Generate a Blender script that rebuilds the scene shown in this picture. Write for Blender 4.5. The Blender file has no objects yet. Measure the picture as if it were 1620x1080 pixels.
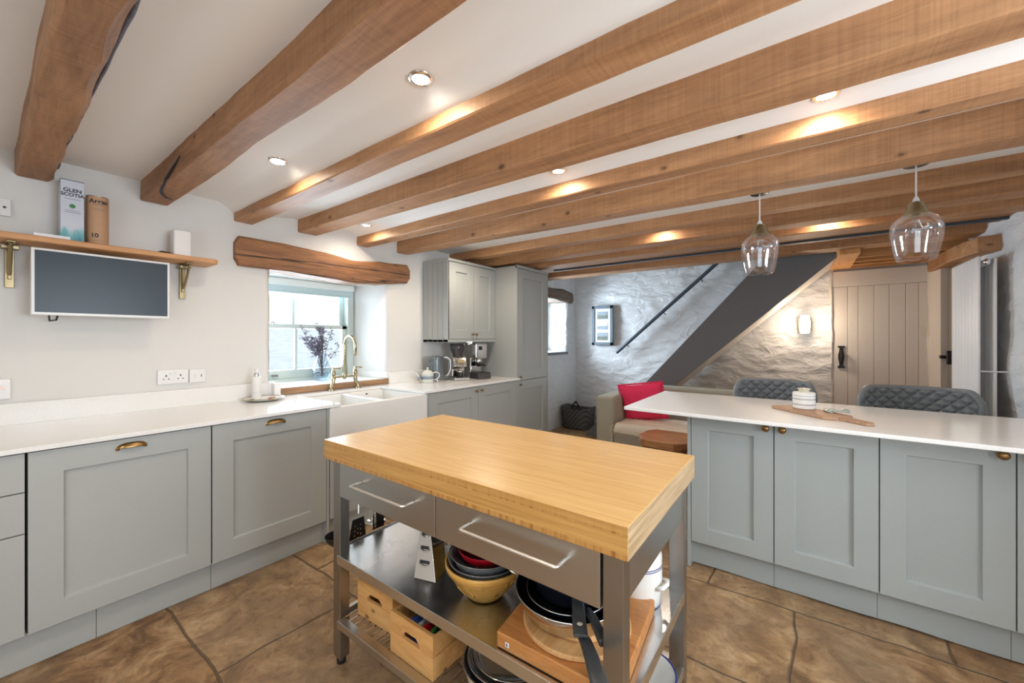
import bpy, bmesh, math, random
from mathutils import Vector, Matrix, noise
R = math.radians
random.seed(7)
scn = bpy.context.scene
col = scn.collection

# ------------------------------------------------------------------ camera
CAMH = 1.33
YAW = math.atan(460/625.)                       # angle of the view axis from +X towards +Y
cam = bpy.data.cameras.new('camera')
cam.sensor_width = 36; cam.lens = 625/1620*36; cam.shift_y = -5/1620; cam.clip_start = .02
co = bpy.data.objects.new('camera', cam); col.objects.link(co)
co.location = (0, 0, CAMH); co.rotation_euler = (R(90), 0, YAW - R(90))
scn.camera = co

# ------------------------------------------------------------------ exposure
scn.view_settings.view_transform = 'Standard'
scn.view_settings.look = 'None'
scn.view_settings.gamma = 1
scn.view_settings.exposure = 0.29
scn.view_settings.use_curve_mapping = False
cy = scn.cycles
cy.max_bounces = 10; cy.diffuse_bounces = 5; cy.glossy_bounces = 4; cy.transmission_bounces = 8
cy.transparent_max_bounces = 12; cy.sample_clamp_indirect = 4; cy.caustics_reflective = False; cy.caustics_refractive = False
cy.use_denoising = True

# ------------------------------------------------------------------ sky
w = bpy.data.worlds.new('overcast_sky'); scn.world = w; w.use_nodes = True
bg = w.node_tree.nodes['Background']
bg.inputs[0].default_value = (.86, .94, 1, 1); bg.inputs[1].default_value = 1.15

def light(name, kind, loc, energy, color=(1, 1, 1), rot=(0, 0, 0), size=None, size_y=None, spot=None, blend=.6, soft=None, spread=None):
    l = bpy.data.lights.new(name, kind); l.energy = energy; l.color = color
    if kind == 'AREA':
        l.size = size
        if size_y: l.shape = 'RECTANGLE'; l.size_y = size_y
        if spread: l.spread = spread
    if kind == 'SPOT': l.spot_size = spot; l.spot_blend = blend
    if soft is not None and kind != 'AREA': l.shadow_soft_size = soft
    o = bpy.data.objects.new(name, l); col.objects.link(o); o.location = loc; o.rotation_euler = rot
    return o
DAY = (.74, .87, 1.0); WARM = (1, .86, .70)
# daylight coming in through each window opening (unseen back two tilted up to brighten the ceiling)
light('window_daylight', 'AREA', (1.65, 4.0, 1.30), 95, DAY, (R(-102), 0, 0), 1.4, 1.1)
light('sitting_window_daylight', 'AREA', (5.0, 3.62, 1.55), 135, DAY, (R(-90), 0, 0), 1.1, 1.0)
light('garden_door_daylight', 'AREA', (-2.12, -.25, 1.15), 24, (.84, .92, 1), (0, R(-122), 0), 2.0, 2.3)
light('side_window_daylight', 'AREA', (.85, -2.22, 1.45), 76, (.84, .92, 1), (R(120), 0, 0), 1.3, 1.1)

# ------------------------------------------------------------------ materials
def new(name):
    m = bpy.data.materials.new(name); m.use_nodes = True
    nt = m.node_tree; b = nt.nodes['Principled BSDF']
    return m, nt, b
def N(nt, t, **kw):
    n = nt.nodes.new(t)
    for k, v in kw.items():
        if k.startswith('i_'):
            key = k[2:]
            key = int(key) if key.isdigit() else key.replace('_', ' ')
            n.inputs[key].default_value = v
        else: setattr(n, k, v)
    return n
def L(nt, a, b): nt.links.new(a, b)
def setc(b, c, rough=.5, metal=0., spec=.5, coat=0.):
    b.inputs['Base Color'].default_value = (*c, 1); b.inputs['Roughness'].default_value = rough
    b.inputs['Metallic'].default_value = metal; b.inputs['Specular IOR Level'].default_value = spec
    b.inputs['Coat Weight'].default_value = coat
def bump(nt, b, src, strength=.3, dist=.01):
    n = N(nt, 'ShaderNodeBump'); n.inputs['Strength'].default_value = strength; n.inputs['Distance'].default_value = dist
    L(nt, src, n.inputs['Height']); L(nt, n.outputs[0], b.inputs['Normal']); return n
def pos(nt, scale=(1, 1, 1), rot=(0, 0, 0), obj=False):
    g = N(nt, 'ShaderNodeTexCoord') if obj else N(nt, 'ShaderNodeNewGeometry')
    mp = N(nt, 'ShaderNodeMapping'); mp.inputs['Scale'].default_value = scale; mp.inputs['Rotation'].default_value = rot
    L(nt, g.outputs['Object'] if obj else g.outputs['Position'], mp.inputs[0]); return mp.outputs[0]
def ramp(nt, src, stops):
    r = N(nt, 'ShaderNodeValToRGB'); e = r.color_ramp.elements
    while len(e) > 1: e.remove(e[0])
    e[0].position = stops[0][0]; e[0].color = (*stops[0][1], 1)
    for p, c in stops[1:]:
        x = e.new(p); x.color = (*c, 1)
    L(nt, src, r.inputs[0]); return r.outputs[0]
def mix(nt, fac, a, b, mode='MIX'):
    n = N(nt, 'ShaderNodeMix', data_type='RGBA', blend_type=mode)
    for sock, v in ((n.inputs[0], fac), (n.inputs[6], a), (n.inputs[7], b)):
        if hasattr(v, 'is_output'): L(nt, v, sock)
        elif isinstance(v, tuple): sock.default_value = (*v, 1)
        else: sock.default_value = v
    return n.outputs[2]
def tex(nt, vec, scale, detail=4, rough=.55, dist=0.):
    n = N(nt, 'ShaderNodeTexNoise'); n.inputs['Scale'].default_value = scale; n.inputs['Detail'].default_value = detail
    n.inputs['Roughness'].default_value = rough; n.inputs['Distortion'].default_value = dist
    L(nt, vec, n.inputs['Vector']); return n.outputs[0]
def srgb(r, g, b): return tuple(((c/255)/12.92 if c/255 <= .04045 else ((c/255+.055)/1.055)**2.4) for c in (r, g, b))

def plain(name, c, rough=.5, metal=0., spec=.5, noise_s=None, var=.08, bstr=0., coat=0.):
    m, nt, b = new(name); setc(b, c, rough, metal, spec, coat)
    v = pos(nt); t = tex(nt, v, noise_s or 30, 3)
    cc = mix(nt, t, tuple(x*(1-var) for x in c), tuple(min(1, x*(1+var)) for x in c)); L(nt, cc, b.inputs['Base Color'])
    if bstr: bump(nt, b, t, bstr, .002)
    return m
def emit(name, c, s):
    m, nt, b = new(name); setc(b, c, .5); b.inputs['Emission Color'].default_value = (*c, 1); b.inputs['Emission Strength'].default_value = s
    return m
def wood(name, dark, mid, lite, axis='Y', scale=1., rough=.55, knots=True, saw=False, crack=False, bstr=.35):
    m, nt, b = new(name); setc(b, mid, rough)
    st = {'X': (.25, 2.2, 2.2), 'Y': (2.2, .25, 2.2), 'Z': (2.2, 2.2, .25)}[axis]
    v = pos(nt, tuple(s*scale for s in st)); big = tex(nt, v, 2.4, 5, .6, 1.6); fine = tex(nt, v, 15, 6, .72, .8)
    c = ramp(nt, big, [(.28, dark), (.48, mid), (.72, lite)])
    c = mix(nt, .38, c, ramp(nt, fine, [(.3, dark), (.6, lite)]), 'MIX')
    if knots:
        kv = pos(nt, {'X': (2.6, 4, 4), 'Y': (4, 2.6, 4), 'Z': (4, 4, 2.6)}[axis])
        vo = N(nt, 'ShaderNodeTexVoronoi'); vo.inputs['Scale'].default_value = 1.7*scale; L(nt, kv, vo.inputs['Vector'])
        k = ramp(nt, vo.outputs['Distance'], [(.0, (1, 1, 1)), (.07, (.8, .8, .8)), (.085, (.35, .35, .35)), (.14, (0, 0, 0))])
        c = mix(nt, k, c, tuple(x*.35 for x in dark))
    h = fine
    if saw:
        sv = pos(nt, {'X': (70, .9, .9), 'Y': (.9, 70, .9), 'Z': (.9, .9, 70)}[axis]); s = tex(nt, sv, 1.1, 2, .6, .1)
        c = mix(nt, .09, c, ramp(nt, s, [(.35, tuple(x*.6 for x in mid)), (.65, tuple(min(1, x*1.5) for x in lite))]), 'MIX')
        h = s
    if crack:
        cv = pos(nt, {'X': (.30, 9, 9), 'Y': (9, .30, 9), 'Z': (9, 9, .30)}[axis]); s = tex(nt, cv, 1.0, 4, .5, .03)
        k = ramp(nt, s, [(.484, (0, 0, 0)), (.497, (1, 1, 1)), (.503, (1, 1, 1)), (.516, (0, 0, 0))]); c = mix(nt, k, c, tuple(x*.25 for x in dark))
    L(nt, c, b.inputs['Base Color']); bump(nt, b, h, bstr, .003)
    return m
def glass(name, tint=(1, 1, 1), alpha=.9, rough=.02, fmax=.42):
    m, nt, b = new(name); nt.nodes.remove(b)
    out = [n for n in nt.nodes if n.type == 'OUTPUT_MATERIAL'][0]
    t = N(nt, 'ShaderNodeBsdfTransparent'); t.inputs[0].default_value = (*tint, 1)
    g = N(nt, 'ShaderNodeBsdfGlossy'); g.inputs['Roughness'].default_value = rough; g.inputs[0].default_value = (1, 1, 1, 1)
    fr = N(nt, 'ShaderNodeLayerWeight'); fr.inputs[0].default_value = .22
    mr = N(nt, 'ShaderNodeMapRange'); mr.inputs[3].default_value = 1-alpha; mr.inputs[4].default_value = fmax
    L(nt, fr.outputs['Fresnel'], mr.inputs[0])
    ms = N(nt, 'ShaderNodeMixShader'); L(nt, mr.outputs[0], ms.inputs[0]); L(nt, t.outputs[0], ms.inputs[1]); L(nt, g.outputs[0], ms.inputs[2])
    L(nt, ms.outputs[0], out.inputs[0]); return m
def steel(name, c=(.56, .55, .53), rough=.28, axis='Y', br=.25):
    m, nt, b = new(name); setc(b, c, rough, 1.)
    st = {'X': (1, 90, 90), 'Y': (90, 1, 90), 'Z': (90, 90, 1), 'N': (6, 6, 6)}[axis]
    v = pos(nt, st); t = tex(nt, v, 3, 3, .6); big = tex(nt, pos(nt), 7, 3)
    mr = N(nt, 'ShaderNodeMapRange'); mr.inputs[3].default_value = rough*(1-br); mr.inputs[4].default_value = rough*(1+br*1.6); L(nt, big, mr.inputs[0]); L(nt, mr.outputs[0], b.inputs['Roughness'])
    bump(nt, b, t, .02, .0005); return m

M = {}
# plaster
def plaster(name, c, rough=.85, s1=7, s2=60, b1=.5):
    m, nt, b = new(name); setc(b, c, rough, spec=.25); v = pos(nt)
    a = tex(nt, v, s1, 4, .5); f = tex(nt, v, s2, 3)
    h = N(nt, 'ShaderNodeMath', operation='MULTIPLY_ADD'); L(nt, f, h.inputs[0]); h.inputs[1].default_value = .12; L(nt, a, h.inputs[2])
    L(nt, mix(nt, a, tuple(x*.965 for x in c), c), b.inputs['Base Color']); bump(nt, b, h.outputs[0], b1, .012); return m
M['plaster'] = plaster('white_lime_plaster', (.74, .73, .705), s1=5, b1=.45)
M['ceiling'] = plaster('ceiling_paint', (.90, .89, .87), s1=3, b1=.25)
def stonem():
    m, nt, b = new('whitewashed_stone'); setc(b, (.76, .76, .76), .55, spec=.35)
    a = tex(nt, pos(nt, (3, 3, 5.5)), 1.7, 5, .55, .9); f = tex(nt, pos(nt), 55, 4, .6)
    h = N(nt, 'ShaderNodeMath', operation='MULTIPLY_ADD'); L(nt, f, h.inputs[0]); h.inputs[1].default_value = .10; L(nt, a, h.inputs[2])
    L(nt, mix(nt, a, (.70, .70, .70), (.80, .80, .80)), b.inputs['Base Color']); bump(nt, b, h.outputs[0], .9, .035); return m
M['stone_white'] = stonem()
def quartz():
    m, nt, b = new('white_quartz'); setc(b, (.83, .82, .80), .13, spec=.28); t = tex(nt, pos(nt), 180, 3)
    L(nt, ramp(nt, t, [(.42, (.81, .805, .79)), (.56, (.84, .835, .82))]), b.inputs['Base Color']); return m
M['quartz'] = quartz()
CAB = (.395, .41, .395)
M['cab'] = plain('sage_grey_paint', CAB, .38, spec=.5, noise_s=90, var=.03, bstr=.05)
M['cab_pen'] = plain('satin_sage_grey_paint', (.385, .425, .425), .22, spec=.55, noise_s=90, var=.03, bstr=.04)
M['gap'] = plain('shadow_gap_grey', (.05, .055, .06), .8)
M['beam'] = wood('oak_beam', srgb(124, 84, 54), srgb(166, 119, 80), srgb(198, 150, 106), 'Y', 1, .55, saw=True)
M['beam_rough'] = wood('rough_oak_beam', srgb(98, 64, 40), srgb(150, 105, 70), srgb(186, 140, 100), 'Y', 1, .6, saw=True, crack=False)
M['lintel'] = wood('old_lintel_oak', srgb(78, 54, 42), srgb(128, 88, 60), srgb(180, 124, 78), 'X', 1.3, .6, crack=True)
M['lintel_grey'] = wood('grey_lintel_oak', srgb(70, 56, 48), srgb(108, 88, 74), srgb(136, 116, 98), 'X', 1.4, .7, crack=True)
M['shelf'] = wood('oak_shelf', srgb(172, 118, 72), srgb(196, 142, 94), srgb(214, 162, 112), 'X', 1, .5, knots=False)
M['sillwood'] = wood('sill_oak', srgb(96, 66, 44), srgb(146, 108, 76), srgb(182, 146, 108), 'X', 1.6, .6, crack=True)
M['pine'] = wood('pine_crate', srgb(190, 128, 66), srgb(224, 170, 104), srgb(238, 192, 130), 'Y', 1.6, .5)
M['board'] = wood('end_grain_oak', srgb(150, 90, 44), srgb(192, 128, 70), srgb(212, 152, 92), 'Y', 3, .42, knots=False)
M['board2'] = wood('round_board_beech', srgb(176, 122, 70), srgb(208, 158, 100), srgb(224, 182, 130), 'X', 3, .45, knots=False)
M['chest'] = wood('acacia_wood', srgb(110, 68, 40), srgb(158, 104, 64), srgb(196, 144, 98), 'Y', 2.2, .4, knots=False)
M['serving'] = wood('acacia_board', srgb(128, 92, 66), srgb(170, 132, 102), srgb(196, 158, 126), 'Y', 3, .5, knots=False)
def bamboo():
    m, nt, b = new('bamboo_worktop'); setc(b, (.6, .4, .2), .3, spec=.5)
    br = N(nt, 'ShaderNodeTexBrick'); br.offset = .37; br.inputs['Scale'].default_value = 1
    for k, v in (('Mortar Size', .0), ('Brick Width', .28), ('Row Height', .012), ('Bias', 0.)): br.inputs[k].default_value = v
    br.inputs['Color1'].default_value = (*srgb(224, 184, 120), 1); br.inputs['Color2'].default_value = (*srgb(212, 167, 102), 1)
    L(nt, pos(nt, (1, 1, 1), (0, 0, R(90))), br.inputs['Vector'])
    f = tex(nt, pos(nt, (50, 1.6, 50)), 3, 4, .6)
    c = mix(nt, .35, br.outputs[0], ramp(nt, f, [(.35, srgb(198, 152, 88)), (.65, srgb(234, 198, 138))]))
    L(nt, c, b.inputs['Base Color']); bump(nt, b, f, .04, .001)
    m2, nt2, b2 = new('bamboo_edge'); setc(b2, (.5, .3, .14), .35)
    # end view of the laminated strips: three layers, small blocks in the outer ones
    g = N(nt2, 'ShaderNodeNewGeometry'); sx = N(nt2, 'ShaderNodeSeparateXYZ'); L(nt2, g.outputs['Position'], sx.inputs[0])
    blk = tex(nt2, pos(nt2, (60, 60, 0)), 1, 3, .7); gr = tex(nt2, pos(nt2, (3, 3, 130)), 1, 4, .6)
    st = N(nt2, 'ShaderNodeMapRange'); L(nt2, sx.outputs[2], st.inputs[0]); st.inputs[1].default_value = .838; st.inputs[2].default_value = .916
    layer = ramp(nt2, st.outputs[0], [(0, (1, 1, 1)), (.19, (.0, .0, .0)), (.70, (1, 1, 1)), (.755, (.18, .18, .18))]); [x for x in nt2.nodes if x.type == 'VALTORGB'][-1].color_ramp.interpolation = 'CONSTANT'
    cA = ramp(nt2, gr, [(.3, srgb(186, 136, 72)), (.7, srgb(214, 168, 100))])
    cB = ramp(nt2, blk, [(.34, srgb(146, 100, 50)), (.46, srgb(186, 134, 72)), (.62, srgb(204, 156, 92))])
    L(nt2, mix(nt2, layer, cA, cB), b2.inputs['Base Color'])
    m3, nt3, b3 = new('bamboo_end'); setc(b3, (.5, .3, .14), .4); g3 = tex(nt3, pos(nt3, (4, 4, 110)), 1, 5, .6)
    L(nt3, ramp(nt3, g3, [(.3, srgb(150, 122, 88)), (.7, srgb(208, 180, 140))]), b3.inputs['Base Color'])
    return m, m2, m3
M['bamboo'], M['bamboo_edge'], M['bamboo_end'] = bamboo()
M['steel'] = steel('brushed_steel', (.56, .55, .53), .30, 'Y', .1); M['steel_leg'] = steel('brushed_steel_leg', (.38, .36, .33), .3, 'Z')
M['steel_top'] = steel('polished_steel_tray', (.74, .75, .76), .22, 'Y', .38)
M['steel_pol'] = steel('polished_steel', (.68, .67, .65), .12, 'N')
M['steel_dull'] = steel('dull_steel', (.62, .62, .63), .33, 'N', .1)
M['handle_satin'] = steel('satin_handle_steel', (.80, .78, .74), .38, 'N', .05)
M['chrome'] = steel('chrome', (.8, .8, .8), .06, 'N')
M['brass'] = steel('aged_brass', (.36, .22, .09), .3, 'N', .4); M['brass_light'] = steel('satin_brass', (.46, .40, .26), .25, 'N')
M['brass_shelf'] = steel('polished_brass', (.32, .25, .14), .34, 'N')
M['black'] = plain('black_plastic', (.012, .012, .013), .35); M['black_iron'] = plain('black_iron', (.012, .011, .010), .5, noise_s=80, bstr=.2)
M['white_gloss'] = plain('white_gloss_ceramic', (.80, .79, .76), .12, var=.02); M['white_plastic'] = plain('white_plastic', (.78, .775, .77), .3, var=.02)
M['white_paint'] = plain('white_joinery_paint', (.74, .77, .74), .35, var=.03); M['window_paint'] = plain('pale_sage_joinery_paint', (.50, .56, .53), .35, var=.03)
M['cream_paint'] = plain('warm_white_paint', (.74, .69, .63), .5, var=.03)
M['dark_grey'] = plain('charcoal_paint', (.165, .172, .182), .45, var=.05)
M['handrail'] = plain('dark_grey_rail_paint', (.055, .07, .09), .4)
M['colander'] = plain('satin_grey_steel', (.40, .41, .43), .32, metal=.55)
M['smoke'] = plain('smoked_plastic', (.06, .055, .055), .18)
M['screen'] = plain('grey_blue_screen', (.022, .036, .050), .30, spec=.3, var=.03)
M['glass'] = glass('window_glass', (.97, .99, 1), .95)
M['vase_glass'] = glass('vase_glass', (.90, .94, .97), .95, fmax=.2); M['water'] = glass('water', (.80, .88, .94), .96, fmax=.15)
M['lamp_glass'] = glass('rose_tinted_glass', (.98, .93, .93), .84)
M['pan_glass'] = glass('lid_glass', (.72, .80, .86), .80)
M['lamp_on'] = emit('lamp_lens', (1, .93, .80), 14); M['wall_lamp'] = emit('frosted_lamp_glass', (1, .93, .82), 7)
M['red_led'] = emit('red_neon', (1, .12, .08), 3)
M['hill_far'] = plain('frosty_far_hill', (.80, .86, .92), .9, noise_s=.05, var=.25)
M['hill'] = plain('frosty_pasture', (.80, .86, .92), .9, noise_s=.3, var=.35)
M['blind'] = plain('pale_blue_blind', (.50, .62, .64), .8)
M['twig'] = plain('dry_twig', (.06, .05, .055), .8); M['leaf'] = plain('dusty_purple_leaf', (.16, .14, .20), .7, var=.3)
M['pink'] = plain('raspberry_linen', srgb(238, 52, 100), .8, noise_s=120, bstr=.4); M['sofa'] = plain('taupe_upholstery', srgb(166, 164, 150), .9, noise_s=300, bstr=.4)
M['leather'] = plain('slate_leather', srgb(118, 124, 128), .36, noise_s=160, bstr=.25)
M['stoneware'] = plain('cane_stoneware', srgb(214, 164, 84), .2, var=.05); M['red'] = plain('red_plastic', (.52, .008, .02), .3)
M['pan_black'] = plain('nonstick_black', (.008, .010, .016), .18); M['pan_rim'] = steel('pan_rim', (.75, .75, .75), .2, 'N')
M['cream_enamel'] = plain('cream_enamel', (.62, .58, .45), .25); M['blue_line'] = plain('cobalt_line', (.02, .035, .25), .25)
M['ink'] = plain('dark_ink', (.02, .025, .04), .6); M['card'] = plain('tan_card_tube', srgb(190, 150, 116), .6, noise_s=15, var=.06)
M['photo1'] = plain('landscape_photo', (.16, .18, .14), .5, noise_s=50, var=.9); M['photo2'] = plain('lake_photo', (.30, .34, .38), .5, noise_s=50, var=.7)
M['paper'] = plain('white_mount', (.75, .77, .8), .6); M['grey_frame'] = plain('slate_frame', (.13, .16, .19), .5)
M['packet_green'] = plain('green_packet', (.03, .22, .05), .4); M['packet_blue'] = plain('blue_packet', (.05, .10, .38), .4); M['packet_white'] = plain('white_packet', (.6, .6, .6), .4)
M['coaster'] = plain('pale_green_glass_leaf', (.42, .5, .48), .15)
M['bark'] = plain('blue_grey_bark', (.10, .10, .13), .7, noise_s=50, var=.6, bstr=.5)
M['shaded_boards'] = wood('boards_in_shade', srgb(50, 32, 20), srgb(78, 50, 32), srgb(96, 64, 42), 'Y', 1, .7)  # shade between the hall joists is put into this dark brown
M['joist'] = wood('warm_joist', srgb(150, 96, 50), srgb(192, 134, 76), srgb(212, 156, 98), 'Y', 1, .55)
M['trimmer'] = wood('warm_trimmer', srgb(170, 110, 56), srgb(206, 146, 84), srgb(222, 168, 108), 'X', 1, .55)
def flag():
    m, nt, b = new('sandstone_flags'); setc(b, (.3, .2, .1), .5, spec=.4)
    v0 = pos(nt); wv = tex(nt, v0, 2.2, 3); 
    vm = N(nt, 'ShaderNodeVectorMath', operation='MULTIPLY_ADD'); cv = N(nt, 'ShaderNodeTexNoise'); cv.inputs['Scale'].default_value = 3; L(nt, v0, cv.inputs[0])
    L(nt, cv.outputs[1], vm.inputs[0]); vm.inputs[1].default_value = (.07, .07, 0)
    L(nt, pos(nt, (1, 1, 1), (0, 0, R(90))), vm.inputs[2])
    br = N(nt, 'ShaderNodeTexBrick'); br.offset = .42; br.squash = 1.35; br.squash_frequency = 3
    for k, val in (('Scale', 1), ('Mortar Size', .007), ('Mortar Smooth', .9), ('Brick Width', .92), ('Row Height', .60), ('Bias', 0)): br.inputs[k].default_value = val
    br.inputs['Color1'].default_value = (0, 0, 0, 1); br.inputs['Color2'].default_value = (1, 1, 1, 1); br.inputs['Mortar'].default_value = (.5, .5, .5, 1)
    L(nt, vm.outputs[0], br.inputs['Vector'])
    a = tex(nt, v0, 5.5, 9, .70, .8); f = tex(nt, pos(nt, (1.3, .9, 1)), 18, 8, .78, .3); p = tex(nt, v0, 1.6, 4, .6)
    c = ramp(nt, a, [(.36, srgb(84, 60, 40)), (.45, srgb(134, 102, 70)), (.53, srgb(172, 138, 98)), (.63, srgb(206, 176, 138))])
    c = mix(nt, .36, c, ramp(nt, br.outputs[0], [(0, srgb(128, 92, 58)), (.35, srgb(186, 154, 112)), (.7, srgb(150, 116, 78)), (1, srgb(172, 148, 118))]))
    c = mix(nt, ramp(nt, p, [(.46, (0, 0, 0)), (.62, (.7, .7, .7))]), c, srgb(142, 118, 92))
    c = mix(nt, ramp(nt, f, [(.36, (.55, .55, .55)), (.50, (0, 0, 0))]), c, srgb(96, 72, 50))
    c = mix(nt, br.outputs[1], c, srgb(112, 92, 72))
    L(nt, c, b.inputs['Base Color'])
    h = N(nt, 'ShaderNodeMath', operation='MULTIPLY_ADD'); L(nt, br.outputs[1], h.inputs[0]); h.inputs[1].default_value = -.9; L(nt, a, h.inputs[2])
    h2 = N(nt, 'ShaderNodeMath', operation='MULTIPLY_ADD'); L(nt, f, h2.inputs[0]); h2.inputs[1].default_value = .25; L(nt, h.outputs[0], h2.inputs[2])
    bump(nt, b, h2.outputs[0], .8, .016)
    mr = N(nt, 'ShaderNodeMapRange'); L(nt, f, mr.inputs[0]); mr.inputs[3].default_value = .32; mr.inputs[4].default_value = .6; L(nt, mr.outputs[0], b.inputs['Roughness'])
    return m
M['floor'] = flag()
def weave(name, c1, c2, s):
    m, nt, b = new(name); setc(b, c1, .95)
    wv = N(nt, 'ShaderNodeTexWave', wave_type='BANDS', bands_direction='Z'); wv.inputs['Scale'].default_value = s; wv.inputs['Distortion'].default_value = 2; L(nt, pos(nt), wv.inputs[0])
    ch = N(nt, 'ShaderNodeTexWave', wave_type='BANDS', bands_direction='DIAGONAL'); ch.inputs['Scale'].default_value = s*.8; L(nt, pos(nt), ch.inputs[0])
    f = mix(nt, .5, wv.outputs[0], ch.outputs[0]); L(nt, mix(nt, f, c1, c2), b.inputs['Base Color']); bump(nt, b, f, .8, .01); return m
M['wicker'] = weave('black_wicker', (.05, .05, .05), (.17, .17, .17), 12)
M['throw'] = weave('cream_wool_throw', srgb(222, 214, 198), srgb(240, 234, 220), 34)
M['throw_grey'] = weave('oatmeal_throw_band', srgb(132, 128, 118), srgb(190, 184, 172), 26)
def glaze():                                    # teapot: cream with a blue-grey glaze band
    m, nt, b = new('banded_teapot_glaze'); setc(b, (.7, .68, .6), .2); g = N(nt, 'ShaderNodeNewGeometry'); s = N(nt, 'ShaderNodeSeparateXYZ'); L(nt, g.outputs['Position'], s.inputs[0])
    L(nt, ramp(nt, s.outputs[2], [(.0, (.62, .63, .58)), (.933, (.62, .63, .58)), (.942, (.16, .20, .25)), (.962, (.28, .33, .38)), (.978, (.62, .63, .58))]), b.inputs['Base Color']); return m
M['teapot'] = glaze()
M['kettle'] = plain('speckled_blue_grey_enamel', (.125, .15, .17), .22, noise_s=60, var=.3)
def cartonm():
    m, nt, b = new('whisky_carton_print'); setc(b, (.7, .72, .8), .5); v = pos(nt); g = N(nt, 'ShaderNodeNewGeometry'); s = N(nt, 'ShaderNodeSeparateXYZ'); L(nt, g.outputs['Position'], s.inputs[0])
    n = tex(nt, pos(nt, (40, 40, 12)), 1, 4, .6)
    ad = N(nt, 'ShaderNodeMath', operation='MULTIPLY_ADD'); L(nt, n, ad.inputs[0]); ad.inputs[1].default_value = .12; L(nt, s.outputs[2], ad.inputs[2])
    L(nt, ramp(nt, ad.outputs[0], [(0, (.04, .25, .30)), (.935, (.04, .25, .30)), (.955, (.20, .48, .52)), (.975, (.60, .63, .72))]), b.inputs['Base Color'])
    # ramp input is height above the floor minus one metre
    sub = N(nt, 'ShaderNodeMath', operation='SUBTRACT'); L(nt, ad.outputs[0], sub.inputs[0]); sub.inputs[1].default_value = 1.03
    r = [x for x in nt.nodes if x.type == 'VALTORGB'][0]; L(nt, sub.outputs[0], r.inputs[0]); r.color_ramp.elements[1].position = .85; r.color_ramp.elements[2].position = .90; r.color_ramp.elements[3].position = .93
    return m
M['carton'] = cartonm()

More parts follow.
